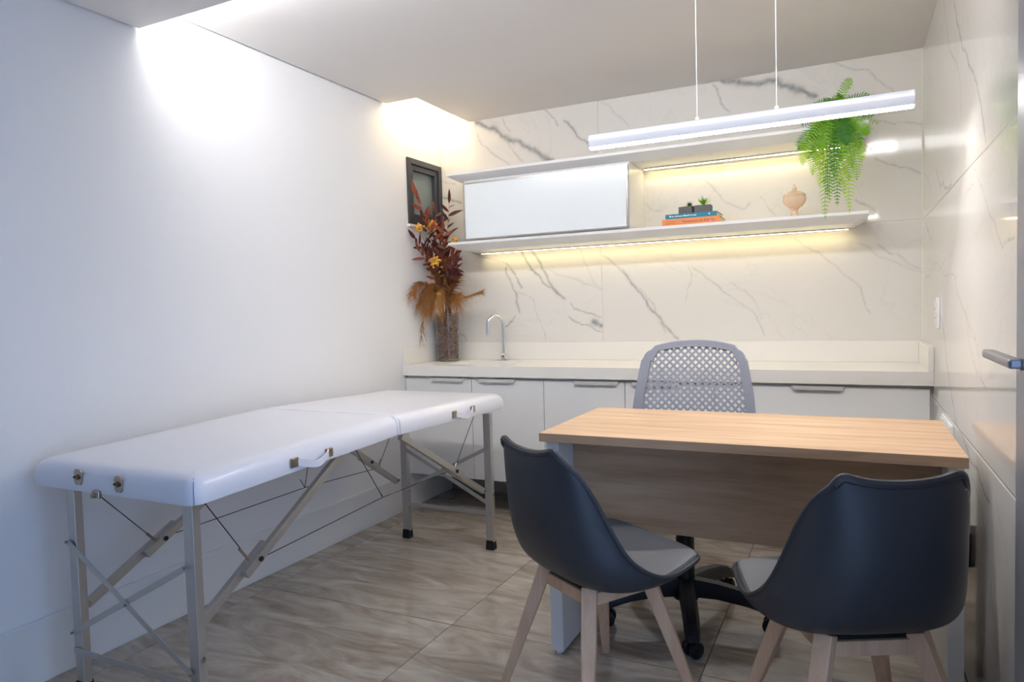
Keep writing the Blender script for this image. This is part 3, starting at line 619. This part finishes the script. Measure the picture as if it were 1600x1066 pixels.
fo = fr.build('back_frame', M_OGREY, oc, bevel=0.004, seg=3, smooth=True)
# perforated lattice: two families of crossing ribs
lt = MB(); stp = 0.0298
inz = lambda x: float(np.interp(abs(x), [-x0_ for x0_ in sorted([p[0] for p in inn_ if p[0] <= 0], reverse=True)], [p[1] for p in sorted([q for q in inn_ if q[0] <= 0], key=lambda q: -q[0])])) if False else ozt(x/0.2)-0.024
for sgn in (-1, 1):
    c = ZB-0.3
    while c < 1.3:
        seg = []
        for k in range(120):
            x = -0.25+0.5*k/119; z = c+sgn*x*1.02
            ok = ZB+0.03 < z < inz(x) and abs(x) < ohw(z)-0.031
            if ok: seg.append((x, z))
        if len(seg) > 2:
            seg = seg[::3] + ([seg[-1]] if (len(seg)-1) % 3 else []); w = 0.0041; rings = []
            for x, z in seg:
                d = (1/math.hypot(1, 1.02), sgn*1.02/math.hypot(1, 1.02)); nx, nz = -d[1]*w, d[0]*w
                rings.append([osurf(x+nx, z+nz, -0.003), osurf(x-nx, z-nz, -0.003), osurf(x-nx, z-nz, 0.003), osurf(x+nx, z+nz, 0.003)])
            lt.loft(rings)
        c += stp
lt.build('back_lattice', M_OGREY, oc, smooth=True)
# border that closes the lattice
MB().loft([[(ocx+a*0.26*1.0, -1.10+b, 0.44+c_) for a, b, c_ in ((-0.92, 0, 0), (0.92, 0, 0), (0.92, 0.02, 0.03), (-0.92, 0.02, 0.03))], [(ocx+a*0.245, -1.06+b, ZB+c_) for a, b, c_ in ((-0.95, 0, 0), (0.95, 0, 0), (0.95, 0.02, 0.03), (-0.95, 0.02, 0.03))]]).build('back_lower', M_OGREY, oc, bevel=0.006)
sb = MB(); R = lambda h, d, z: [(ocx+h*math.copysign(abs(math.cos(a))**0.5, math.cos(a)), -1.30+d*math.copysign(abs(math.sin(a))**0.5, math.sin(a)), z) for a in [2*math.pi*k/32 for k in range(32)]]
sb.loft([R(0.20, 0.19, 0.425), R(0.225, 0.215, 0.435), R(0.235, 0.225, 0.455), R(0.23, 0.22, 0.478), R(0.19, 0.18, 0.488)]); sb.build('seat', M_OGREY, oc, smooth=True)
MB().bar((ocx, -1.14, 0.405), (ocx, -1.06, 0.50), 0.06, 0.012, (1, 0, 0)).build('back_bracket', M_BLACK, oc, bevel=0.002)
MB().box(ocx-0.07, ocx+0.07, -1.40, -1.14, 0.385, 0.424).build('mechanism', M_BLACK, oc, bevel=0.008)
MB().lathe([(0.045, 0.075), (0.046, 0.12), (0.034, 0.125), (0.033, 0.30), (0.029, 0.305), (0.028, 0.385)], (1.80, -1.31, 0), 24).build('gas_column', M_BLACK, oc, smooth=True)
for k in range(5):
    a = math.radians(286+72*k); d = Vector((math.cos(a), math.sin(a), 0)); s = Vector((-d.y, d.x, 0)); c0 = Vector((1.80, -1.31, 0)); rings = []
    for r, z, w, h in ((0.03, 0.122, 0.030, 0.062), (0.12, 0.122, 0.028, 0.052), (0.22, 0.110, 0.027, 0.046), (0.275, 0.096, 0.026, 0.042), (0.312, 0.080, 0.024, 0.036), (0.328, 0.072, 0.018, 0.024)):
        c = c0+d*r; rings.append([c+s*w*i+Vector((0, 0, z-0.5*h+h*j)) for i, j in ((-1, 0), (1, 0), (1, 0.7), (0.6, 1), (-0.6, 1), (-1, 0.7))])
    arm = MB().loft(rings).build('base_arm', M_BLACK, oc, smooth=True)
    cp = c0+d*0.298; ca = a+0.9*k+0.7; cs = Vector((math.cos(ca), math.sin(ca), 0))
    cw = MB()
    for q in (-1, 1): cw.tube([cp+cs*0.008*q+Vector((0, 0, 0.028)), cp+cs*0.012*q+Vector((0, 0, 0.028)), cp+cs*0.024*q+Vector((0, 0, 0.028)), cp+cs*0.026*q+Vector((0, 0, 0.028))], [0.024, 0.0275, 0.0275, 0.022], 20)
    cw.tube([cp+Vector((0, 0, 0.045)), cp+Vector((0, 0, 0.082))], 0.008, 10)
    cw.build('caster', M_BLACK, arm, smooth=True)
# ------------------------------------------------------------------ vase with bark and dried flowers
M_GLASS = mat('clear_glass', (1, 1, 1, 1), 0.02, trans=1.0, ior=1.45)
M_BARK = mat('pine_bark', lin(142, 112, 92), 0.8, noise=0.75, nscale=70, bump=0.6)
M_REDLEAF = mat('dark_red_leaf', lin(84, 34, 30), 0.5, noise=0.3, nscale=14)
M_ORLEAF = mat('rust_leaf', lin(138, 64, 40), 0.5, noise=0.25, nscale=14)
M_STEM = mat('dry_stem', lin(122, 84, 52), 0.7)
M_GRASS = mat('dried_grass', lin(152, 98, 48), 0.8, noise=0.35, nscale=20); M_GRASS2 = mat('pale_dried_grass', lin(176, 124, 66), 0.8, noise=0.3, nscale=20)
M_YEL = mat('yellow_petals', lin(226, 172, 76), 0.7, noise=0.2, nscale=60)
VX, VY = 0.103, -0.145
vz = thing('glass_vase', (VX, VY, CT), 'clear glass cylinder vase filled with brown bark chips in the worktop corner', 'vase')
MB().lathe([(0.066, 0.001), (0.070, 0.004), (0.072, 0.012), (0.072, 0.297), (0.0705, 0.2985), (0.069, 0.297), (0.069, 0.014), (0.064, 0.011)], (VX, VY, CT), 40).build('glass', M_GLASS, vz, smooth=True)
rng = random.Random(3); bc = MB().lathe([(0.052, 0.016), (0.054, 0.05), (0.052, 0.27), (0.03, 0.283)], (VX, VY, CT), 28)
for k in range(420):
    a = rng.uniform(0, 2*math.pi); r = rng.uniform(0.055, 0.064); z = CT+0.020+0.262*rng.random()
    c = Vector((VX+r*math.cos(a), VY+r*math.sin(a), z)); d = Vector((rng.gauss(0, 1), rng.gauss(0, 1), rng.gauss(0, 1.3))).normalized(); s, u = frame_axes(d)
    l, w, t = rng.uniform(0.009, 0.018), rng.uniform(0.006, 0.011), rng.uniform(0.003, 0.005)
    ok = [c+d*l*i+s*w*j*(1-0.3*abs(i))+u*t*k_ for i in (-1, 1) for j, k_ in ((-1, -1), (1, -1), (1, 1), (-1, 1))]
    ok = [Vector((VX+(p.x-VX)*min(1, 0.0675/max(1e-6, math.hypot(p.x-VX, p.y-VY))), VY+(p.y-VY)*min(1, 0.0675/max(1e-6, math.hypot(p.x-VX, p.y-VY))), max(p.z, CT+0.0145))) for p in ok]
    bc.loft([ok[:4], ok[4:]])
tag(bc.build('bark_chips', M_BARK, vz), kind='stuff')
# leaf meshes shared by the branches
def leaf_mesh(name, m, curl, seed):
    r = random.Random(seed); n = 7; vs = []; fs = []
    for i in range(n):
        t = i/(n-1); w = 0.135*math.sin(math.pi*min(1, t**0.75*0.98+0.02))**0.8+0.002; zz = curl*t*t
        vs += [(t, -w, zz+0.02), (t, 0, zz-0.01), (t, w, zz+0.02)]
    for i in range(n-1):
        for j in range(2): fs.append((i*3+j, (i+1)*3+j, (i+1)*3+j+1, i*3+j+1))
    me = bpy.data.meshes.new(name); me.from_pydata(vs, [], fs); me.materials.append(m)
    for p in me.polygons: p.use_smooth = True
    return me
LEAVES = {0: [leaf_mesh('leaf', M_REDLEAF, c, 1) for c in (-0.35, 0.1, -0.1)], 1: [leaf_mesh('leaf', M_ORLEAF, c, 2) for c in (-0.3, 0.15)]}
def clampw(p): return Vector((max(p.x, 0.025), min(p.y, -0.03), p.z))
def branch(label, tip, kind, nl, seed, lsz=0.082, t0=0.40):
    r = random.Random(seed); base = Vector((VX+r.uniform(-0.03, 0.03), VY+r.uniform(-0.03, 0.03), CT+0.26)); tip = Vector(tip)
    t = thing('dried_branch', tuple(base), label, 'dried branch', 'dried leafy branches in the vase')
    mid = base.lerp(tip, 0.5)+Vector((0.0, 0.0, 0.05))+0.25*(Vector((VX, VY, 0))-Vector((tip.x, tip.y, 0)))*0.5
    C = [Vector(c) for c in crv([base, mid, tip], 14)]
    MB().tube(C, [0.0022-0.0013*k/13 for k in range(14)], 6).build('stem', M_STEM, t, smooth=True)
    for k in range(nl):
        f = t0+(1-t0)*k/(nl-1); q = f*13; i = min(int(q), 12); p = C[i].lerp(C[i+1], q-i); d = (C[min(i+1, 13)]-C[max(i-1, 0)]).normalized()
        s, u = frame_axes(d); a = k*2.4+r.uniform(-0.4, 0.4); side = s*math.cos(a)+u*math.sin(a)
        ld = (d*r.uniform(0.4, 1.0)+side*r.uniform(0.6, 1.1)) if k < nl-1 else d
        ld = ld.normalized(); L = lsz*r.uniform(0.75, 1.15)
        e = p+ld*L
        if e.x < 0.02: ld.x = abs(ld.x)*0.3; ld.normalize()
        if p.y+ld.y*L > -0.02: ld.y = -abs(ld.y)*0.4; ld.normalize()
        n_ = Vector((r.uniform(-0.3, 0.5), -1, r.uniform(0, 0.8))); y_ = n_.cross(ld).normalized(); z_ = ld.cross(y_)
        o = bpy.data.objects.new('leaf', r.choice(LEAVES[kind])); COL.objects.link(o); o.parent = t
        mx = Matrix((( ld.x*L, y_.x*L, z_.x*L, p.x-base.x), (ld.y*L, y_.y*L, z_.y*L, p.y-base.y), (ld.z*L, y_.z*L, z_.z*L, p.z-base.z), (0, 0, 0, 1)))
        o.matrix_local = mx
TIPS = [
 ((0.055, -0.372, 1.842), 1, 9, 'rust-leaved dried branch reaching highest, in front of the window'),
 ((0.147, -0.15, 1.811), 0, 10, 'dark red dried branch rising beside the upper shelf end'),
 ((0.060, -0.18, 1.755), 0, 10, 'dark red dried branch behind the larger yellow flower head'),
 ((0.045, -0.383, 1.585), 0, 9, 'dark red dried branch leaning left below the window sill'),
 ((0.290, -0.34, 1.465), 0, 9, 'dark red dried branch reaching furthest right under the lower shelf'),
 ((0.240, -0.25, 1.43), 0, 8, 'short dark red dried branch right of centre under the shelf tip'),
 ((0.050, -0.26, 1.50), 0, 10, 'dark red dried branch in the middle left of the bouquet'),
 ((0.140, -0.22, 1.665), 1, 10, 'rust-leaved dried branch just left of the lower shelf tip'),
 ((0.060, -0.36, 1.51), 1, 9, 'rust-leaved dried branch low on the left of the bouquet'),
 ((0.095, -0.20, 1.60), 0, 11, 'dark red dried branch in the centre of the bouquet'),
 ((0.200, -0.21, 1.50), 1, 9, 'rust-leaved dried branch between the shelf tip and the tap'),
 ((0.055, -0.30, 1.70), 0, 9, 'dark red dried branch before the lower window corner'),
]
for k, (tip, kd, nl, lab) in enumerate(TIPS): branch(lab, tip, kd, nl+5, 20+k)
def sprig(label, tip, R, n, seed):
    r = random.Random(seed); base = Vector((VX+r.uniform(-0.02, 0.02), VY-0.02, CT+0.26)); tip = Vector(tip)
    t = thing('dried_flower', tuple(base), label, 'dried flower', 'yellow dried flower heads in the vase')
    C = crv([base, base.lerp(tip, 0.5)+Vector((0.01, 0.01, 0.03)), tip], 10); MB().tube([Vector(c) for c in C], 0.0013, 6).build('stem', M_STEM, t)
    fl = MB()
    for k in range(n):
        d = Vector((r.gauss(0, 1), r.gauss(0, 1), r.gauss(0, 0.9))).normalized(); c = clampw(tip+d*R*r.uniform(0.3, 1)); q = r.uniform(0.007, 0.011)
        s, u = frame_axes(d)
        fl.add([c+d*q, c+s*q, c+u*q*0.9, c-s*q*0.9, c-u*q, c-d*q*0.7], [(0,1,2),(0,2,3),(0,3,4),(0,4,1),(5,2,1),(5,3,2),(5,4,3),(5,1,4)])
    fl.build('flower_head', M_YEL, t)
sprig('largest yellow dried flower head below the window', (0.062, -0.235, 1.672), 0.040, 90, 1)
sprig('small pale yellow dried flower head at the left window sill', (0.055, -0.36, 1.653), 0.024, 34, 2)
sprig('yellow dried flower head in the middle of the bouquet', (0.125, -0.30, 1.448), 0.034, 66, 3)
sprig('small yellow dried flower head beside the shelf tip', (0.205, -0.20, 1.580), 0.022, 26, 4)
sprig('tiny yellow dried flower head just above the vase rim', (0.110, -0.25, 1.255), 0.012, 14, 5)
def plume(label, pts, nb, L, droop, seed, m, f0=0.3, spread=1.0):
    r = random.Random(seed); base = Vector((VX+r.uniform(-0.03, 0.03), VY+r.uniform(-0.03, 0.03), CT+0.255)); P = [base]+[Vector(p) for p in pts]
    t = thing('grass_plume', tuple(base), label, 'dried grass', 'dried grass plumes in the vase')
    C = [Vector(c) for c in crv(P, 20)]; MB().tube(C, 0.0012, 5).build('stem', M_STEM, t)
    bl = MB()
    for k in range(nb):
        f = f0+(1-f0)*r.random(); q = f*19; i = min(int(q), 18); p = C[i].lerp(C[i+1], q-i); d = (C[i+1]-C[i]).normalized(); s, u = frame_axes(d)
        a = r.uniform(0, 2*math.pi); v = (d*r.uniform(0.5, 1.2)+(s*math.cos(a)+u*math.sin(a))*r.uniform(0.2, 0.9)*spread).normalized(); l = L*r.uniform(0.5, 1.2)
        w = r.uniform(0.0007, 0.0015); b0 = p; pr = None
        sd = v.cross(Vector((0.4, -0.9, 0.1))).normalized()*w; pts_ = []
        for j in range(4):
            tt = j/3; c = clampw(p+v*l*tt+Vector((0, 0, -1))*droop*l*tt*tt); pts_.append((c-sd*(1-tt*0.85), c+sd*(1-tt*0.85)))
        bl.add([x for pr_ in pts_ for x in pr_], [(0, 1, 3, 2), (2, 3, 5, 4), (4, 5, 7, 6)])
    bl.build('seed_plume', m, t)
PL = [([(0.06, -0.25, 1.29), (0.05, -0.36, 1.325), (0.045, -0.43, 1.27)], 300, 0.075, 0.6, M_GRASS, 'brown grass plume arching furthest left over the vase'),
 ([(0.07, -0.22, 1.27), (0.06, -0.30, 1.29), (0.05, -0.37, 1.20)], 340, 0.075, 0.6, M_GRASS, 'brown grass plume drooping left in front of the wall'),
 ([(0.08, -0.20, 1.25), (0.07, -0.25, 1.27), (0.06, -0.31, 1.18)], 320, 0.075, 0.7, M_GRASS2, 'pale brown grass plume drooping over the left vase rim'),
 ([(0.09, -0.18, 1.29), (0.085, -0.21, 1.38)], 300, 0.08, 0.5, M_GRASS, 'upright brown grass plume left of the centre stems'),
 ([(0.11, -0.19, 1.26), (0.12, -0.23, 1.28), (0.12, -0.27, 1.19)], 300, 0.075, 0.8, M_GRASS2, 'pale brown grass plume hanging over the front vase rim'),
 ([(0.13, -0.18, 1.27), (0.17, -0.20, 1.40)], 340, 0.085, 0.4, M_GRASS, 'orange brown grass plume standing up on the right'),
 ([(0.15, -0.18, 1.25), (0.22, -0.20, 1.35)], 360, 0.095, 0.5, M_GRASS, 'orange brown grass plume leaning right under the shelf'),
 ([(0.16, -0.20, 1.21), (0.25, -0.24, 1.25)], 360, 0.09, 0.6, M_GRASS2, 'pale fluffy grass plume low on the right above the tap'),
 ([(0.20, -0.18, 1.21), (0.30, -0.20, 1.240), (0.385, -0.20, 1.262)], 240, 0.035, 0.2, M_GRASS2, 'slim golden grass plume pointing furthest right towards the tap'),
 ([(0.09, -0.27, 1.20), (0.06, -0.34, 1.12), (0.05, -0.365, 0.99)], 60, 0.045, 0.8, M_GRASS, 'thin grass stalk hanging lowest on the left of the vase'),
 ([(0.085, -0.19, 1.22), (0.07, -0.23, 1.24), (0.06, -0.27, 1.17)], 300, 0.07, 0.6, M_GRASS, 'brown grass plume spilling over the rim just left of the glass highlight'),
 ([(0.095, -0.20, 1.25), (0.085, -0.25, 1.31), (0.07, -0.29, 1.30)], 300, 0.08, 0.5, M_GRASS, 'bushy brown grass plume between the left plumes and the centre'),
 ([(0.145, -0.17, 1.21), (0.19, -0.20, 1.25), (0.22, -0.22, 1.20)], 280, 0.07, 0.6, M_GRASS, 'bushy brown grass plume spilling over the right rim of the vase'),
 ([(0.12, -0.17, 1.33), (0.13, -0.19, 1.46)], 260, 0.07, 0.3, M_GRASS, 'tall brown grass plume in the middle behind the yellow flower head'),
 ([(0.075, -0.19, 1.33), (0.055, -0.24, 1.45)], 240, 0.07, 0.4, M_GRASS, 'tall brown grass plume at the left among the red leaves')]
for k, (pts, nb, L, dr_, m, lab) in enumerate(PL): plume(lab, pts, nb, L, dr_, 40+k, m, 0.45 if k in (8, 9) else 0.3)
# ------------------------------------------------------------------ fern on the upper shelf
def leafy(name, col, tr):
    m = mat(name, col, 0.5, noise=0.25, nscale=12); nt = m.node_tree; pb = nt.nodes['Principled BSDF']; out = nt.nodes['Material Output']
    t = nt.nodes.new('ShaderNodeBsdfTranslucent'); t.inputs[0].default_value = tr; mx = nt.nodes.new('ShaderNodeMixShader'); mx.inputs[0].default_value = 0.45
    nt.links.new(pb.outputs[0], mx.inputs[1]); nt.links.new(t.outputs[0], mx.inputs[2]); nt.links.new(mx.outputs[0], out.inputs[0]); return m
M_FERN = leafy('fern_green', lin(120, 178, 56), lin(165, 215, 45)); M_FERN2 = leafy('dark_fern_green', lin(78, 142, 62), lin(105, 175, 55)); M_FERN3 = leafy('lime_fern_green', lin(156, 202, 54), lin(195, 232, 50))
FX, FY, FZ = 2.285, -0.215, 1.9525
fn = thing('potted_fern', (FX, FY, FZ), 'hanging green fern in a pot at the right end of the upper shelf', 'plant')
M_POT = mat('white_ceramic', lin(226, 224, 220), 0.3)
MB().lathe([(0.045, 0.0005), (0.048, 0.004), (0.060, 0.060), (0.060, 0.066), (0.055, 0.066), (0.053, 0.056), (0.01, 0.054)], (FX, FY, FZ), 28).build('pot', M_POT, fn, smooth=True)
def frond(pts, m, seed, wmax=0.028, n=44):
    r = random.Random(seed); C = [Vector(c) for c in crv(pts, 26)]; fb = MB(); fb.tube(C, 0.0010, 4)
    tw = Vector((r.uniform(-0.45, 0.45), -1, r.uniform(-0.1, 0.2)))
    for k in range(2, n):
        f = k/n; q = f*25; i = min(int(q), 24); p = C[i].lerp(C[i+1], q-i); d = (C[i+1]-C[i]).normalized()
        s = d.cross(tw).normalized(); nn = s.cross(d); l = wmax*min(1, 0.4+1.6*f)*min(1, (1-f)*5+0.04)**0.8*r.uniform(0.8, 1.1); h = 0.0034
        for sg in (-1, 1):
            v = (s*sg+d*0.35+nn*r.uniform(-0.35, 0.25)).normalized()
            fb.add([p-d*h*0.6, p+d*h*0.6, p+v*l*0.55+d*h*0.9, p+v*l+Vector((0, 0, -0.15*l)), p+v*l*0.5-d*h*0.7], [(0, 1, 2, 4), (4, 2, 3)])
    fb.build('frond', m, fn)
rf = random.Random(11); crown = Vector((FX, FY, FZ+0.055))
HANG = [(2.25, 1.515), (2.35, 1.54), (2.27, 1.60), (2.33, 1.62), (2.30, 1.58), (2.20, 1.72), (2.16, 1.765), (2.38, 1.68), (2.23, 1.66), (2.29, 1.70), (2.36, 1.74), (2.40, 1.76), (2.18, 1.80), (2.26, 1.74), (2.32, 1.78), (2.21, 1.78), (2.39, 1.82), (2.24, 1.82), (2.34, 1.84), (2.29, 1.86),
        (2.15, 1.84), (2.42, 1.87), (2.20, 1.88), (2.37, 1.90), (2.26, 1.62), (2.31, 1.66), (2.23, 1.74), (2.35, 1.68)]
for k, (x, z) in enumerate(HANG):
    yo = -0.352-rf.uniform(0, 0.055); xm = FX+(x-FX)*0.55+rf.uniform(-0.02, 0.02)
    pts = [crown+Vector((rf.uniform(-0.02, 0.02), rf.uniform(-0.02, 0.02), 0)), Vector((FX+(xm-FX)*0.5, -0.28, 2.025+rf.uniform(-0.01, 0.03))), Vector((xm, yo, 1.955)), Vector((FX+(x-FX)*0.9, yo-0.012, 1.95+(z-1.95)*0.55)), Vector((x, yo-0.005, z))]
    frond(pts, (M_FERN, M_FERN3, M_FERN, M_FERN3, M_FERN2)[k % 5] if z < 1.80 else (M_FERN2, M_FERN)[k % 2], 100+k, rf.uniform(0.034, 0.044))
UP = [((2.36, -0.26, 2.165), M_FERN), ((2.20, -0.25, 2.07), M_FERN2), ((2.435, -0.27, 2.075), M_FERN2), ((2.28, -0.28, 2.08), M_FERN2), ((2.32, -0.20, 2.11), M_FERN2), ((2.24, -0.20, 2.09), M_FERN2), ((2.40, -0.20, 2.05), M_FERN2), ((2.17, -0.28, 2.02), M_FERN), ((2.45, -0.30, 1.97), M_FERN2), ((2.455, -0.26, 2.0), M_FERN2), ((2.15, -0.34, 1.96), M_FERN2), ((2.47, -0.32, 1.93), M_FERN), ((2.30, -0.32, 2.07), M_FERN), ((2.36, -0.31, 2.06), M_FERN)]
for k, (tip, m) in enumerate(UP):
    tip = Vector(tip); frond([crown, crown.lerp(tip, 0.5)+Vector((0, 0, 0.03)), tip], m, 300+k, 0.030, 17)
# ------------------------------------------------------------------ books, planter, urn on the lower shelf
M_PAPER = mat('cream_pages', lin(232, 214, 176), 0.8, noise=0.06, nscale=400, stretch=(0.02, 0.02, 1)); M_TEAL = mat('teal_cover', lin(18, 128, 152), 0.45, noise=0.03); M_ORNG = mat('orange_cover', lin(228, 142, 88), 0.45, noise=0.03)
M_TXTD = mat('brown_print', lin(110, 58, 36), 0.6); M_TXTW = mat('white_print', lin(224, 236, 240), 0.6); M_TXTO = mat('faded_print', lin(198, 116, 70), 0.6)
def book(label, x0, x1, y0, y1, z0, z1, m):
    t = thing('book', ((x0+x1)/2, (y0+y1)/2, z0), label, 'book')
    c = 0.0018; MB().box(x0, x1, y0, y1, z0, z0+c).box(x0, x1, y0, y1, z1-c, z1).box(x0, x1, y0, y0+c, z0+c, z1-c).build('cover', m, t)
    MB().box(x0+0.003, x1-0.003, y0+c, y1-0.003, z0+c, z1-c).build('pages', M_PAPER, t); return t
def spine_text(s, parent, x, y, z, size, m):
    cu = bpy.data.curves.new('spine_lettering', 'FONT'); cu.body = s; cu.size = size; cu.align_x = 'LEFT'; cu.align_y = 'CENTER'; cu.extrude = 0.0001
    o = bpy.data.objects.new('tmp', cu); COL.objects.link(o); dg = bpy.context.evaluated_depsgraph_get(); me = bpy.data.meshes.new_from_object(o.evaluated_get(dg)); bpy.data.objects.remove(o)
    me.materials.clear(); me.materials.append(m)
    q = bpy.data.objects.new('spine_lettering', me); COL.objects.link(q); q.parent = parent; q.location = Vector((x, y, z))-ORG[parent.name]; q.rotation_euler = (math.radians(90), 0, 0); return q
b1 = book('orange book at the bottom of the two-book stack on the shelf', 1.487, 1.770, -0.285, -0.09, 1.5535, 1.5895, M_ORNG)
spine_text('Terapêutica em Estética', b1, 1.588, -0.2853, 1.5725, 0.0165, M_TXTD); spine_text('|||', b1, 1.722, -0.2853, 1.571, 0.012, M_TXTW)
fz = MB()
for r_, (a, b) in enumerate(((1.503, 1.560), (1.503, 1.552))): fz.box(a, b, -0.2854, -0.2851, 1.575-0.010*r_, 1.5785-0.010*r_)
fz.build('spine_print', M_TXTO, b1)
b2 = book('teal book on top of the orange book on the shelf', 1.503, 1.758, -0.280, -0.10, 1.5897, 1.6135, M_TEAL)
ft = MB(); rr = random.Random(5); x = 1.523
while x < 1.655:
    w = rr.uniform(0.002, 0.005); ft.box(x, x+w, -0.2804, -0.2801, 1.599, 1.599+rr.choice((0.005, 0.005, 0.008))); x += w+rr.choice((0.001, 0.001, 0.004))
ft.build('spine_print', M_TXTW, b2)
MB().tube([(1.722, -0.2801, 1.603), (1.722, -0.2804, 1.603)], 0.0045, 6).build('spine_emblem', M_TXTW, b2)
M_CONC = mat('dark_concrete', lin(112, 108, 106), 0.85, noise=0.12, nscale=60, bump=0.2); M_SOIL = mat('soil', lin(50, 40, 32), 0.9, noise=0.4)
pr_ = thing('planter', (1.648, -0.2, 1.6138), 'grey concrete double planter standing on the teal book', 'planter')
def rotbox(mb, cx, cy, hx, hy, z0, z1, a):
    c, s = math.cos(a), math.sin(a); R = lambda z: [(cx+i*hx*c-j*hy*s, cy+i*hx*s+j*hy*c, z) for i, j in ((-1,-1),(1,-1),(1,1),(-1,1))]
    return mb.loft([R(z0), R(z1)])
PC = ((1.608, -0.205), (1.682, -0.225))
rotbox(MB(), 1.605, -0.215, 0.036, 0.036, 1.6138, 1.652, math.radians(-14)).build('planter_cube', M_CONC, pr_, bevel=0.001)
rotbox(MB(), 1.683, -0.222, 0.0405, 0.036, 1.6138, 1.652, math.radians(2)).build('planter_cube', M_CONC, pr_, bevel=0.001)
for px_, py_, lab in ((1.605, -0.215, 0), (1.683, -0.222, 0)): MB().lathe([(0.028, 1.6521), (0.028, 1.6535), (0.005, 1.6555)], (px_, py_, 0), 16).build('soil', M_SOIL, pr_)
def succulent(label, x, y, L, m, seed, n=22):
    r = random.Random(seed); t = thing('succulent', (x, y, 1.6555), label, 'plant', 'succulents in the concrete planter'); 
    for k in range(n):
        a = k*2.4; el = math.radians(85-62*(k/n)+r.uniform(-8, 8)); d = Vector((math.cos(a)*math.cos(el), math.sin(a)*math.cos(el), math.sin(el))); s, u = frame_axes(d); b = Vector((x, y, 1.6558)); l = L*r.uniform(0.7, 1.1); w = 0.0042
        MB().loft([[b+s*w*0.8+d*0.001, b+u*w*0.4, b-s*w*0.8+d*0.001, b-u*w*0.4], [b+d*l*0.5+s*w, b+d*l*0.5+u*w*0.4, b+d*l*0.5-s*w, b+d*l*0.5-u*w*0.4], [b+d*l+s*w*0.1, b+d*l+u*w*0.05, b+d*l-s*w*0.1, b+d*l-u*w*0.05]]).build('leaf', m, t)
M_SUC1 = mat('dark_succulent', lin(54, 104, 40), 0.5); M_SUC2 = mat('bright_succulent', lin(118, 186, 40), 0.5)
succulent('small dark green succulent in the left cube of the concrete planter', 1.612, -0.215, 0.028, M_SUC1, 1, 18); succulent('taller bright green spiky succulent in the right cube of the planter', 1.683, -0.222, 0.045, M_SUC2, 2, 24)
# urn (lidded pressed-glass bonbonniere)
m_ = leafy('amber_pressed_glass', lin(255, 236, 214), lin(255, 238, 214)); nt_ = m_.node_tree; b_ = nt_.nodes['Principled BSDF']; b_.inputs['Roughness'].default_value = 0.12
vn = nt_.nodes.new('ShaderNodeTexVoronoi'); vn.inputs['Scale'].default_value = 110; tcn = nt_.nodes.new('ShaderNodeTexCoord'); nt_.links.new(tcn.outputs['Object'], vn.inputs['Vector'])
bpn = nt_.nodes.new('ShaderNodeBump'); bpn.inputs['Strength'].default_value = 0.5; bpn.inputs['Distance'].default_value = 0.003; nt_.links.new(vn.outputs['Distance'], bpn.inputs['Height']); nt_.links.new(bpn.outputs[0], b_.inputs['Normal'])
ur = thing('glass_urn', (2.112, -0.22, 1.5535), 'amber pressed-glass lidded bowl on a foot, on the shelf beside the fern', 'bowl')
def scal(prof, c, n=40, amp=0.0):
    return MB().loft([[(c[0]+r*(1+amp*math.cos(10*2*math.pi*k/n))*math.cos(2*math.pi*k/n), c[1]+r*(1+amp*math.cos(10*2*math.pi*k/n))*math.sin(2*math.pi*k/n), c[2]+z) for k in range(n)] for r, z in prof])
UC = (2.112, -0.22, 1.5535)
scal([(0.026, 0.0005), (0.027, 0.004), (0.020, 0.010), (0.014, 0.020), (0.016, 0.027), (0.013, 0.034), (0.018, 0.042), (0.024, 0.048)], UC, amp=0.03).build('foot', m_, ur, smooth=True)
scal([(0.020, 0.0485), (0.034, 0.056), (0.046, 0.070), (0.051, 0.084), (0.051, 0.098), (0.048, 0.103)], UC, amp=0.03).build('bowl', m_, ur, smooth=True)
ld = scal([(0.050, 0.1035), (0.051, 0.107), (0.044, 0.116), (0.030, 0.124), (0.016, 0.129), (0.008, 0.133)], UC, amp=0.03).build('lid', m_, ur, smooth=True)
scal([(0.006, 0.1335), (0.011, 0.140), (0.010, 0.148), (0.004, 0.158), (0.001, 0.168)], UC, n=20).build('knob', m_, ld, smooth=True)
